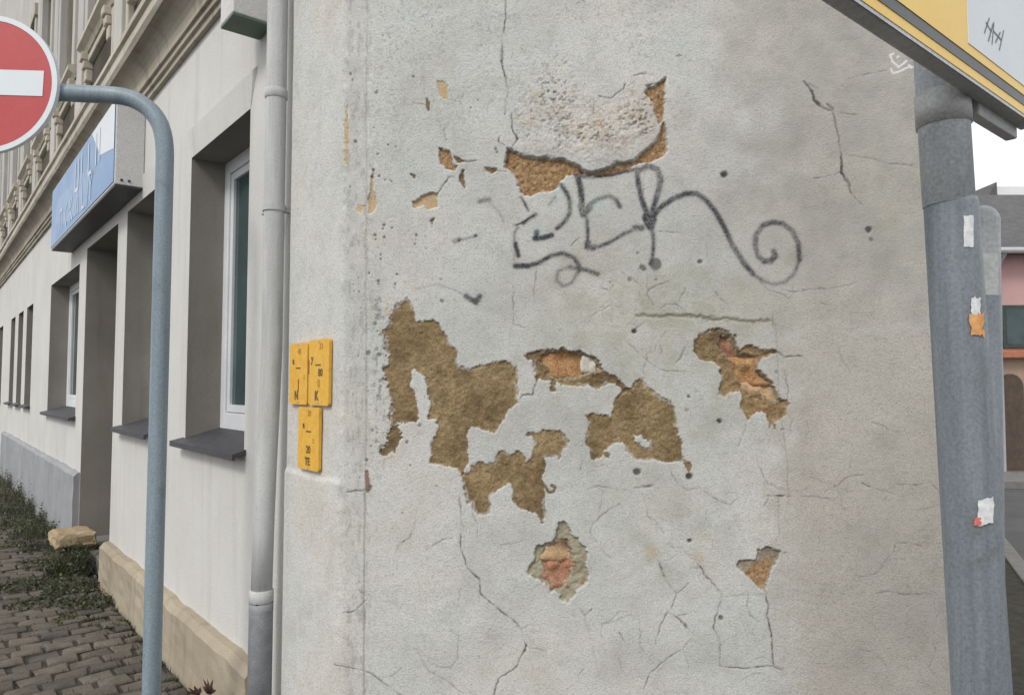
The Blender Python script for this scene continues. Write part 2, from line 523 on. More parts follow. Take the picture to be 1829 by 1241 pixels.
def text_part(name, body, size, origin, ax, ay, mat, parent, extrude=0.0006, bold=0.0):
    cu = bpy.data.curves.new(name, 'FONT')
    cu.body = body
    cu.size = size
    cu.extrude = extrude
    cu.offset = bold
    cu.align_x = 'CENTER'
    cu.align_y = 'CENTER'
    cu.materials.append(mat)
    o = bpy.data.objects.new(name, cu)
    C.objects.link(o)
    x = Vector(ax).normalized()
    y = Vector(ay).normalized()
    z = x.cross(y)
    m = Matrix((x, y, z)).transposed().to_4x4()
    m.translation = Vector(origin)
    if parent is not None:
        o.parent = parent
        o.matrix_parent_inverse = Matrix.Translation(-Vector(parent.location))
    o.matrix_basis = m
    dg = bpy.context.evaluated_depsgraph_get()
    me = bpy.data.meshes.new_from_object(o.evaluated_get(dg))
    mo_ = bpy.data.objects.new(name, me)
    C.objects.link(mo_)
    mo_.parent = o.parent
    mo_.matrix_parent_inverse = o.matrix_parent_inverse.copy()
    mo_.matrix_basis = m
    bpy.data.objects.remove(o)
    mo_.name = name
    return mo_


# ------------------------------------------------------------------ ground, road, pavement
DIR3 = np.array([0.45, 0.893, 0.0])
NR3 = np.array([0.893, -0.45, 0.0])
W1 = np.array([WX1, YW, 0.0])
gz = -0.14
tag(mesh_obj('ground', [(-250, -250, gz - .02), (250, -250, gz - .02), (250, 250, gz - .02), (-250, 250, gz - .02)], [(0, 1, 2, 3)], M['ground']), kind='structure')
tag(mesh_obj('road', [(-60, -40, gz), (70, -40, gz), (70, 60, gz), (-60, 60, gz)], [(0, 1, 2, 3)], M['asphalt']), kind='structure')
OUT = 2.3
pA = W1 + NR3 * 0.75
pl = [K + D * 28, K, W0, W1, W1 + DIR3 * 14, pA + DIR3 * 14, pA, np.array([2.95, 1.9, 0]), np.array([3.0, -2.2, 0]), np.array([-2.0, -2.2, 0]), K - N * OUT - D * 0.3, K - N * OUT + D * 28]
pz = -0.016
n = len(pl)
vs = [(p[0], p[1], pz) for p in pl] + [(p[0], p[1], gz - .01) for p in pl]
bm = bmesh.new()
bv = [bm.verts.new(p) for p in vs]
bm.faces.new(bv[:n])
for i in range(n):
    bm.faces.new((bv[i], bv[(i + 1) % n], bv[n + (i + 1) % n], bv[n + i]))
pavement = tag(bm_obj('pavement', bm, M['joint']), kind='structure')


def kerb_run(a, b, outn):
    L = float(np.linalg.norm(b - a))
    d = (b - a) / L
    k = int(L / 1.0)
    for i in range(k):
        bm = bmesh.new()
        frame_box(bm, a + d * (L / k) * i, d, outn, UPV, (0.006, 0.004, gz + .001), (L / k - .006, 0.14, 0.004 + random.uniform(-.003, .003)), 0.012)
        bm_obj('kerb_stone', bm, M['concrete'], pavement)


kerb_run(pA + DIR3 * 14, pA, NR3)
kerb_run(K - N * OUT - D * 0.3, K - N * OUT + D * 12, -N)

# paving stones: rows square to the street facade
SU, SN = 0.132, 0.172
stones = []
r = 0
u = -0.4
while u < 14.0:
    off = (r % 2) * SN * 0.5 + random.uniform(-.02, .02)
    nn = 0.06 - SN + off
    while nn < 1.75:
        n0 = max(nn, 0.055)
        if nn + SN - n0 > 0.05:
            c = fac(u + SU / 2, 0, (n0 + nn + SN) / 2)
            stones.append((float(np.linalg.norm(c - CAM)), u, n0, nn + SN))
        nn += SN
    u += SU
    r += 1


def in_view(u, n0):
    c = fac(u, 0, n0)
    x, y = project(c[None, :])
    return -60 < x[0] < 520 and y[0] < 1300 and c[1] > 1


def stone_bm(bm, u, n0, n1, rough=1.0):
    g = random.uniform(.006, .011)
    tz = random.uniform(-.009, .008)
    tl = [random.uniform(-.006, .006) for _ in range(4)]
    a0, a1, b0, b1 = u + g, u + SU - g, n0 + g, n1 - g
    j = lambda s=.010: random.uniform(-s, s)
    base = [(a0, b0), (a1, b0), (a1, b1), (a0, b1)]
    lowv = [bm.verts.new(tuple(fac(p + 0, pz - .01, w))) for p, w in base]
    mid = [(p + j(), w + j()) for p, w in base]
    midv = [bm.verts.new(tuple(fac(p, tz + tl[i] - .008, w))) for i, (p, w) in enumerate(mid)]
    ca, cb = (a0 + a1) / 2, (b0 + b1) / 2
    topv = [bm.verts.new(tuple(fac(ca + (p - ca) * .86, tz + tl[i], cb + (w - cb) * .90))) for i, (p, w) in enumerate(mid)]
    cen = bm.verts.new(tuple(fac(ca + j(.02), tz + .004 + j(.002), cb + j(.03))))
    for i in range(4):
        k = (i + 1) % 4
        bm.faces.new((lowv[i], lowv[k], midv[k], midv[i]))
        bm.faces.new((midv[i], midv[k], topv[k], topv[i]))
        bm.faces.new((topv[i], topv[k], cen))


vis = sorted([s for s in stones if in_view(s[1], s[2])])
near = set(id(s) for s in vis[:285])
rest_bm = bmesh.new()
pav_m = [M['paver_a'], M['paver_b'], M['paver_c'], M['paver_a']]
for s in stones:
    if id(s) in near:
        bm = bmesh.new()
        stone_bm(bm, *s[1:])
        bm_obj('paving_stone', bm, random.choice(pav_m), pavement)
    else:
        stone_bm(rest_bm, *s[1:])
tag(bm_obj('far_paving_stones', rest_bm, M['paver_a'], pavement), kind='stuff')

# ------------------------------------------------------------------ the corner building
bld = thing('corner_building', 'cream plastered corner building with peeling corner wall and stucco cornice above ground floor windows', 'building', (float(K[0]), float(K[1]), 0))

# ---- corner wall: one relief sheet wrapped round the corner, in its own pieces
STRIP = float(np.linalg.norm(W0 - K))
SD = (W0 - K) / STRIP
PIL = 0.50                                             # pilaster part of the street side, up to the downpipe
ds = 0.0033
S = np.arange(-(STRIP + PIL), WX1 - W0[0] + ds * .5, ds)
Z = np.arange(0.30, 3.40, ds)
bx = np.where(S >= 0, W0[0] + S, np.where(S > -STRIP, W0[0] + S * SD[0], K[0] + D[0] * (-STRIP - S)))
by = np.where(S >= 0, YW, np.where(S > -STRIP, W0[1] + S * SD[1], K[1] + D[1] * (-STRIP - S)))
ker = np.ones(7) / 7
pad = lambda a: np.concatenate([a[0] + (a[1] - a[0]) * np.arange(-3, 0), a, a[-1] + (a[-1] - a[-2]) * np.arange(1, 4)])
bx = np.convolve(pad(bx), ker, 'valid')
by = np.convolve(pad(by), ker, 'valid')
tx = np.gradient(bx)
ty = np.gradient(by)
tl_ = np.hypot(tx, ty)
nx, ny = ty / tl_, -tx / tl_                            # outward
SS, ZZ = np.meshgrid(S, Z, indexing='ij')
base = np.stack([np.repeat(bx[:, None], len(Z), 1), np.repeat(by[:, None], len(Z), 1), ZZ], -1)
PX, PY = project(base)
PX = PX.astype(np.float32)
PY = PY.astype(np.float32)
shape = PX.shape
w1 = fbm(PX / 16, PY / 16, 3, 1)
w2 = fbm(PX / 5.5, PY / 5.5, 2, 5)
w3 = fbm(PX / 40, PY / 40, 3, 9)
w4 = fbm(PX / 3.1, PY / 3.1, 2, 15)
WXp = PX + 5.0 * fbm(PX / 22, PY / 22, 3, 21)
WYp = PY + 5.0 * fbm(PX / 22, PY / 22, 3, 31)


def Zm(x0, y0, sc, pts):
    return [(x0 + sc * a, y0 + sc * b) for a, b in pts]


def region(pts, m):
    a = np.array(pts)
    lo, hi = a.min(0) - m, a.max(0) + m
    return np.where((PX > lo[0]) & (PX < hi[0]) & (PY > lo[1]) & (PY < hi[1]))


def seg_dist(x, y, pts):
    d = np.full(x.shape, 1e9, np.float32)
    tt = np.zeros(x.shape, np.float32)
    L = 0.0
    lens = [math.dist(p, q) for p, q in zip(pts[:-1], pts[1:])]
    tot = sum(lens) or 1
    for (p, q_), ln in zip(zip(pts[:-1], pts[1:]), lens):
        ex, ey = q_[0] - p[0], q_[1] - p[1]
        t = np.clip(((x - p[0]) * ex + (y - p[1]) * ey) / max(ex * ex + ey * ey, 1e-6), 0, 1)
        dd = np.hypot(x - p[0] - t * ex, y - p[1] - t * ey)
        better = dd < d
        d = np.where(better, dd, d)
        tt = np.where(better, (L + t * ln) / tot, tt)
        L += ln
    return d, tt


def poly_sd(pts, m=22, rough=1.0):
    """signed distance (photo pixels, negative inside), edges roughened"""
    out = np.full(shape, 99.0, np.float32)
    idx = region(pts, m)
    x, y = PX[idx] + 0, PY[idx]
    d, _ = seg_dist(x, y, list(pts) + [pts[0]])
    ins = np.zeros(x.shape, bool)
    for (x0, y0), (x1, y1) in zip(pts, list(pts[1:]) + [pts[0]]):
        c = ((y0 > y) != (y1 > y))
        with np.errstate(divide='ignore', invalid='ignore'):
            xi = (x1 - x0) * (y - y0) / (y1 - y0 if y1 != y0 else 1e-9) + x0
        ins ^= c & (x < xi)
    sd = np.where(ins, -d, d)
    rg = rough * (1 + 1.3 * (x < 722) * (y > 500))
    out[idx] = sd + rg * (5.0 * w1[idx] + 3.2 * w2[idx] + 3.0 * w4[idx])
    return out


def stroke(pts, w, soft=1.2, jitter=1.0, taper=0.0):
    out = np.zeros(shape, np.float32)
    idx = region(pts, w * 2 + 14)
    x = PX[idx] + jitter * 3.0 * w1[idx] + jitter * 2.0 * w2[idx]
    y = PY[idx] + jitter * 3.0 * w3[idx] + jitter * 2.0 * fbm(PX[idx] / 6, PY[idx] / 6, 2, 44)
    d, t = seg_dist(x, y, pts)
    ww = w * (1 - taper * np.abs(2 * t - 1) ** 2)
    out[idx] = 1 - sstep(ww - soft, ww + soft, d)
    return out


def blob(x, y, r, soft=0.5, sx=1.0, sy=1.0):
    out = np.zeros(shape, np.float32)
    idx = region([(x - r * max(1, sx), y - r * max(1, sy)), (x + r * max(1, sx), y + r * max(1, sy))], r * (1 + soft) + 8)
    d = np.hypot((PX[idx] - x) / sx, (PY[idx] - y) / sy) + 2.2 * w2[idx] * min(1, r / 4) + 2.5 * w1[idx] * min(1, r / 5)
    out[idx] = 1 - sstep(r * (1 - soft), r * (1 + soft * .6), d)
    return out


zero = lambda: np.zeros(shape, np.float32)
mb, mo, mh, mc, mg, mgreen, mwarm, mpit, mtan, mteal, mwhite, mred = (zero() for _ in range(12))
H = (0.0022 * fbm(SS * 3.2, ZZ * 3.2, 4, 2) + 0.0008 * fbm(SS * 26, ZZ * 26, 3, 3)).astype(np.float32)
fid = np.zeros(shape, np.int16)
names = {0: ('plaster', None)}


def new_id(name, label):
    k = len(names)
    names[k] = (name, label)
    return k


# -- brown bare patches
mtan_rim = np.zeros(shape, np.float32)
big_a = Zm(640, 520, .3544, [(245, 30), (265, 60), (280, 100), (290, 150), (330, 150), (380, 150), (405, 165), (420, 200), (450, 230), (465, 260), (480, 285), (500, 305), (497, 330), (503, 375), (530, 380), (555, 390), (570, 395), (610, 375), (650, 370), (700, 362), (740, 350), (770, 372), (800, 380), (806, 410), (800, 440), (803, 480), (815, 500), (800, 530), (805, 560), (780, 580), (752, 600), (740, 640), (720, 660), (705, 690), (690, 708), (650, 700), (610, 690), (575, 685), (553, 700), (552, 740), (560, 790), (553, 830), (550, 870), (535, 900), (520, 935), (500, 890), (440, 880), (400, 872), (360, 865), (370, 820), (365, 760), (385, 730), (400, 690), (395, 650), (355, 640), (360, 600), (365, 560), (352, 520), (345, 470), (335, 430), (318, 420), (300, 405), (285, 390), (270, 400), (265, 440), (258, 480), (280, 510), (290, 540), (298, 575), (303, 620), (298, 660), (260, 662), (225, 675), (200, 680), (205, 710), (218, 735), (215, 770), (190, 790), (170, 815), (155, 838), (140, 820), (115, 835), (110, 820), (135, 780), (140, 740), (155, 700), (150, 650), (165, 600), (170, 560), (160, 520), (155, 470), (135, 440), (130, 400), (145, 380), (165, 370), (150, 330), (130, 290), (140, 250), (125, 210), (140, 180), (165, 160), (170, 120), (180, 70), (210, 45)])
big_b = [(824, 850), (838, 841), (842, 832), (856, 825), (867, 828), (881, 826), (885, 818), (892, 808), (902, 805), (911, 812), (920, 812), (923, 806), (934, 814), (939, 826), (941, 828), (951, 816), (953, 802), (951, 792), (952, 782), (948, 779), (939, 777), (948, 773), (963, 770), (975, 768), (997, 770), (1006, 775), (1014, 782), (1018, 787), (1014, 799), (1006, 802), (1004, 816), (998, 823), (994, 817), (985, 817), (972, 817), (974, 826), (972, 840), (973, 870), (973, 912), (970, 935), (964, 933), (959, 916), (947, 912), (928, 907), (915, 893), (917, 881), (912, 863), (887, 877), (875, 888), (875, 916), (866, 921), (852, 921), (844, 912), (842, 898), (833, 900), (829, 880), (826, 860)]
big_d = Zm(900, 560, .2418, [(850, 600), (880, 570), (940, 550), (960, 510), (1000, 480), (1030, 490), (1060, 530), (1100, 570), (1150, 600), (1170, 620), (1220, 640), (1250, 690), (1275, 740), (1278, 800), (1290, 860), (1300, 920), (1310, 990), (1325, 1040), (1345, 1085), (1390, 1100), (1385, 1140), (1365, 1175), (1345, 1130), (1300, 1090), (1230, 1095), (1130, 1090), (1040, 1085), (970, 1080), (945, 1050), (900, 1060), (800, 1065), (770, 1050), (730, 1050), (700, 1075), (650, 1070), (630, 1010), (610, 960), (600, 900), (620, 850), (625, 800), (610, 760), (660, 740), (740, 750), (790, 760), (810, 700), (810, 650), (825, 620)])
pat_e = Zm(920, 600, .1039, [(180, 350), (220, 290), (400, 270), (480, 230), (560, 220), (700, 240), (830, 205), (880, 240), (960, 275), (1080, 270), (1180, 300), (1300, 340), (1400, 370), (1440, 480), (1500, 540), (1520, 600), (1600, 630), (1700, 680), (1780, 720), (1829, 780), (1900, 880), (2000, 980), (1900, 990), (1829, 870), (1700, 820), (1600, 830), (1500, 870), (1420, 905), (1330, 880), (1200, 860), (1050, 840), (900, 840), (780, 820), (720, 800), (690, 860), (700, 940), (630, 940), (610, 860), (600, 790), (500, 760), (400, 740), (370, 760), (350, 700), (340, 620), (300, 540), (300, 470), (310, 420), (220, 410)])
deep_e = Zm(920, 600, .1039, [(400, 430), (460, 320), (560, 270), (700, 255), (830, 220), (960, 285), (1080, 285), (1180, 310), (1300, 350), (1380, 400), (1420, 500), (1500, 560), (1500, 600), (1400, 630), (1300, 660), (1250, 660), (1100, 720), (1000, 760), (900, 740), (750, 760), (690, 770), (600, 720), (560, 630), (540, 540), (480, 480)])
pat_f = Zm(1220, 560, .1933, [(100, 250), (150, 190), (220, 150), (290, 140), (360, 130), (420, 165), (460, 200), (490, 190), (490, 260), (500, 320), (540, 330), (570, 290), (620, 290), (680, 320), (730, 350), (800, 340), (860, 320), (870, 370), (800, 380), (720, 420), (690, 470), (690, 510), (740, 550), (770, 590), (820, 640), (870, 700), (885, 760), (900, 800), (960, 800), (975, 830), (950, 880), (940, 930), (890, 990), (850, 1010), (850, 1060), (820, 1030), (800, 1060), (800, 990), (790, 930), (740, 900), (680, 910), (640, 950), (600, 985), (580, 940), (545, 890), (540, 830), (545, 760), (540, 720), (490, 720), (430, 740), (380, 770), (330, 740), (335, 690), (350, 640), (350, 570), (350, 490), (300, 450), (220, 440), (150, 430), (105, 360)])
deep_f = Zm(1220, 560, .1933, [(330, 300), (340, 190), (400, 180), (460, 220), (485, 300), (520, 365), (590, 375), (690, 400), (690, 470), (690, 510), (740, 560), (820, 650), (870, 710), (890, 800), (850, 830), (780, 790), (700, 720), (640, 700), (560, 690), (530, 630), (470, 590), (460, 500), (430, 420), (360, 360)])
pat_g = Zm(920, 920, .1451, [(520, 95), (570, 80), (640, 100), (660, 150), (700, 200), (720, 260), (780, 280), (820, 360), (870, 390), (890, 450), (895, 520), (880, 590), (895, 660), (895, 740), (880, 810), (840, 860), (790, 900), (740, 960), (700, 1010), (650, 1085), (600, 1060), (550, 1020), (540, 960), (490, 930), (430, 930), (390, 850), (300, 800), (220, 770), (150, 700), (200, 610), (240, 550), (260, 460), (290, 370), (360, 350), (440, 330), (490, 300), (510, 220), (530, 150)])
deep_g = Zm(920, 920, .1451, [(340, 610), (320, 480), (370, 400), (460, 365), (540, 300), (600, 280), (660, 310), (700, 390), (730, 480), (720, 600), (700, 720), (650, 810), (560, 840), (480, 810), (410, 770), (360, 700)])
pat_h = Zm(800, 860, .35, [(1475, 430), (1490, 405), (1570, 395), (1580, 350), (1630, 335), (1690, 360), (1680, 400), (1660, 440), (1640, 480), (1630, 540), (1600, 550), (1570, 520), (1540, 480), (1500, 460)])
org_h = Zm(800, 860, .35, [(1520, 475), (1565, 415), (1640, 395), (1660, 420), (1635, 490), (1612, 550), (1575, 520)])
isl = [Zm(900, 560, .2418, p) for p in ([(800, 960), (850, 935), (900, 960), (910, 1010), (940, 1050), (900, 1070), (800, 1070), (790, 1030), (750, 1020)], [(965, 900), (1010, 895), (1030, 935), (1080, 950), (1085, 990), (1040, 995), (1010, 960), (970, 940)])]

for pts, nm, lab, dep in ((big_a, 'bare_patch', 'large ragged brown patch of bare render, uppermost on the left', .0048),
                          (big_b, 'bare_patch', 'brown patch of bare render with hanging tongues', .0048),
                          (big_d, 'bare_patch', 'brown arched patch of bare render in the middle', .0048),
                          (pat_e, 'broken_hole', 'hole with orange brick and pale mortar showing', .007),
                          (pat_f, 'broken_hole', 'jagged diagonal hole with orange brick showing', .008),
                          (pat_g, 'broken_hole', 'diamond shaped hole with reddish brick showing', .010),
                          (pat_h, 'broken_hole', 'small heart shaped hole with orange filling', .009)):
    sd = poly_sd(pts, rough=.8)
    if pts is big_d:
        for ip in isl:
            sd = np.maximum(sd, -(poly_sd(ip, rough=.9)))
    m = 1 - sstep(-.9, .9, sd)
    mb = np.maximum(mb, m * (.35 if pts is pat_g else .75 if pts is pat_h else 1))
    if pts is pat_g:
        mgreen = np.maximum(mgreen, m)
    edge = sstep(-2.2, 1.2 + 2.0 * np.clip(w3 + .4, 0, 1), -sd)
    H -= dep * edge * (1 + .25 * w3)
    H += m * (.0026 * (w1 + w2) + .0016 * w4 + .003 * w3)
    # broken edge of the plaster coat, paler and crumbling in places
    rim = sstep(-5.5, -3.0, sd) * (1 - sstep(-1.2, .2, sd)) * sstep(.02, .22, w3 + .5 * w1)
    mtan_rim = np.maximum(mtan_rim, rim.astype(np.float32))
    lip = np.exp(-((sd - 2.5) / 2.2) ** 2) * (.0007 * (0.5 + w3))
    H += np.where(sd < 20, lip, 0).astype(np.float32)
    k = new_id(nm, lab)
    fid[sd < 0] = k
for pts, dep, wide in ((deep_e, .042, 9), (deep_f, .040, 10), (deep_g, .040, 11)):
    sd = poly_sd(pts, rough=.7)
    H -= dep * sstep(-1.0, wide, -sd)
    mh = np.maximum(mh, 1 - sstep(-2, 2, sd))
mb *= (1 - .45 * mtan_rim)
sd = poly_sd(org_h, rough=.8)
mo = np.maximum(mo, (1 - sstep(-1.5, 1.5, sd)))
# greenish grey broken render inside the diamond hole, darker render deep inside
sdg = poly_sd(pat_g, rough=.8)
mgx = (1 - sstep(-1, 1, sdg))
H += mgx * .006 * fbm(PX / 9, PY / 9, 3, 77)
sdf = poly_sd(pat_f, rough=.8)
H += (1 - sstep(-1, 1, sdf)) * .005 * fbm(PX / 8, PY / 8, 3, 78)
mo = np.maximum(mo, .45 * (1 - sstep(-1, 3, sdf)) * sstep(1280, 1310, PX))
sde = poly_sd(pat_e, rough=.8)
H += (1 - sstep(-1, 1, sde)) * .004 * fbm(PX / 8, PY / 8, 3, 79)

# -- top flake
f1 = Zm(860, 80, .2417, [(190, 770), (230, 770), (280, 810), (350, 830), (420, 850), (480, 830), (530, 850), (600, 850), (650, 880), (720, 900), (750, 935), (690, 960), (620, 970), (590, 1000), (560, 1050), (500, 1080), (430, 1090), (370, 1110), (320, 1110), (285, 1080), (265, 1000), (240, 950), (180, 900), (180, 850)])
f2 = Zm(860, 80, .2417, [(750, 940), (810, 945), (880, 935), (950, 910), (1000, 870), (1050, 880), (1130, 860), (1170, 820), (1230, 770), (1290, 710), (1330, 640), (1345, 580), (1360, 620), (1365, 700), (1370, 780), (1340, 820), (1290, 850), (1250, 870), (1200, 860), (1160, 870), (1120, 910), (1040, 940), (960, 965), (870, 970), (800, 970)])
f3 = Zm(860, 80, .2417, [(1200, 350), (1240, 310), (1270, 320), (1340, 270), (1360, 250), (1355, 330), (1352, 400), (1345, 480), (1335, 560), (1310, 580), (1290, 520), (1275, 430), (1240, 380)])
k = new_id('peeling_patch', 'orange crumbling patch under a lifted flake of plaster')
for pts, dep in ((f1, .014), (f2, .013), (f3, .012)):
    sd = poly_sd(pts, rough=.7)
    m = 1 - sstep(-1, 1, sd)
    mo = np.maximum(mo, m)
    H -= dep * sstep(-3, .5, -sd)
    H += .005 * m * (w2 + .8 * w1)
    fid[sd < 0] = k
flake = Zm(860, 80, .2417, [(200, 500), (240, 700), (235, 770), (280, 805), (350, 822), (420, 842), (480, 825), (530, 842), (600, 845), (650, 870), (720, 895), (760, 930), (820, 942), (880, 930), (950, 905), (1000, 865), (1050, 872), (1130, 852), (1170, 815), (1230, 765), (1290, 705), (1325, 640), (1335, 570), (1285, 520), (1270, 430), (1235, 380), (1200, 350), (1270, 300), (1350, 245), (1200, 215), (1060, 300), (960, 385), (700, 330), (400, 330)])
sd = poly_sd(flake, m=70, rough=.6)
inside = 1 - sstep(-2, 2, sd)
rise = sstep(95, 315, PY)
H += (inside * .012 * rise ** 1.5 * sstep(0, 60, -sd + 25) * sstep(895, 960, PX + 12 * w1)).astype(np.float32)
rough_zone = inside * sstep(0, 25, -sd)
n_f = fbm(PX / 6.5, PY / 6.5, 3, 61)
H += rough_zone * (.0020 * n_f + .0018 * fbm(PX / 3.4, PY / 3.4, 2, 62))
for cx_, cy_, r_, amt in ((985, 165, 42, .8), (1000, 120, 22, .5), (1135, 212, 34, .9), (1080, 245, 28, .7), (1030, 238, 34, .7), (950, 215, 30, .5), (1000, 205, 30, .5), (1165, 175, 20, .8)):
    g = np.exp(-(((PX - cx_) / r_) ** 2 + ((PY - cy_) / (r_ * .75)) ** 2))
    s_ = sstep(.10, .34, n_f + .05 * w2) * g * amt
    mtan = np.maximum(mtan, s_.astype(np.float32))
    d_ = sstep(.16, .34, -fbm(PX / 5, PY / 5, 2, 66)) * g * amt
    mpit = np.maximum(mpit, .65 * d_.astype(np.float32))
    H -= (.006 * d_).astype(np.float32)
tint = rough_zone * np.clip(.16 + 1.1 * fbm(PX / 24, PY / 24, 3, 160), 0, .5)
mtan = np.maximum(mtan, (tint * .34).astype(np.float32))
spk = rough_zone * sstep(.14, .30, fbm(PX / 3.6, PY / 3.6, 2, 161)) * np.clip(.4 + 1.6 * fbm(PX / 30, PY / 30, 2, 162), 0, 1)
mpit = np.maximum(mpit, (.50 * spk).astype(np.float32))
H -= (.0025 * spk).astype(np.float32)
rust_ = rough_zone * sstep(.10, .26, fbm(PX / 4.0, PY / 4.0, 2, 163)) * np.clip(-.1 + 2.0 * fbm(PX / 26, PY / 26, 2, 164), 0, 1)
mo = np.maximum(mo, (.6 * rust_).astype(np.float32))
for pts in ([(1080, 245), (1110, 250), (1150, 240)], [(1000, 236), (1035, 242)], [(1075, 250), (1085, 258)]):
    mred = np.maximum(mred, .30 * stroke(pts, 6, 5, 3))

# -- small chips
small = [  # origin zoom 600,80 x .274
    ([(670, 670), (740, 690), (760, 740), (760, 790), (790, 790), (770, 820), (720, 805), (680, 770)], 'o', .010),
    ([(760, 720), (800, 735), (850, 760), (790, 765)], 'b', .006),
    ([(505, 1030), (560, 990), (610, 960), (660, 970), (665, 1060), (600, 1070), (570, 1040), (510, 1060)], 't', .010),
    ([(665, 240), (700, 230), (730, 270), (728, 355), (700, 350), (670, 310)], 't', .004),
    ([(612, 1150), (645, 1120), (628, 1190)], 'b', .007), ([(490, 845), (522, 850), (510, 885)], 'b', .007),
    ([(800, 860), (830, 820), (840, 930), (815, 900)], 'b', .008),
    ([(205, 1100), (215, 980), (230, 860), (245, 820), (245, 960), (265, 1010), (260, 1060), (230, 1100)], 't', .006),
    ([(135, 1090), (140, 1040), (190, 1050), (160, 1100)], 't', .002), ([(590, 350), (612, 380), (605, 430), (590, 400)], 'b', .004),
    ([(55, 400), (72, 400), (75, 600), (70, 780), (50, 780), (48, 600)], 't', .004),
    ([(1110, 690), (1180, 690), (1170, 820), (1120, 800)], 'b', .006), ([(965, 800), (1050, 812), (1010, 840)], 'b', .006)]
for pts, kind, dep in small:
    k = new_id('plaster_chip', None)
    sd = poly_sd(Zm(600, 80, .274, pts), 14, .55)
    m = 1 - sstep(-1, 1, sd)
    if kind == 'o':
        mo = np.maximum(mo, m)
    elif kind == 't':
        mtan = np.maximum(mtan, m)
    else:
        mb = np.maximum(mb, m)
    H -= dep * sstep(-1.5, 1, -sd)
    fid[sd < 0] = k
curl = stroke([(974, 868), (980, 879), (989, 879), (992, 871), (986, 867)], 2.6, 1.2, .3)
mb = np.maximum(mb, curl)
H -= .004 * curl

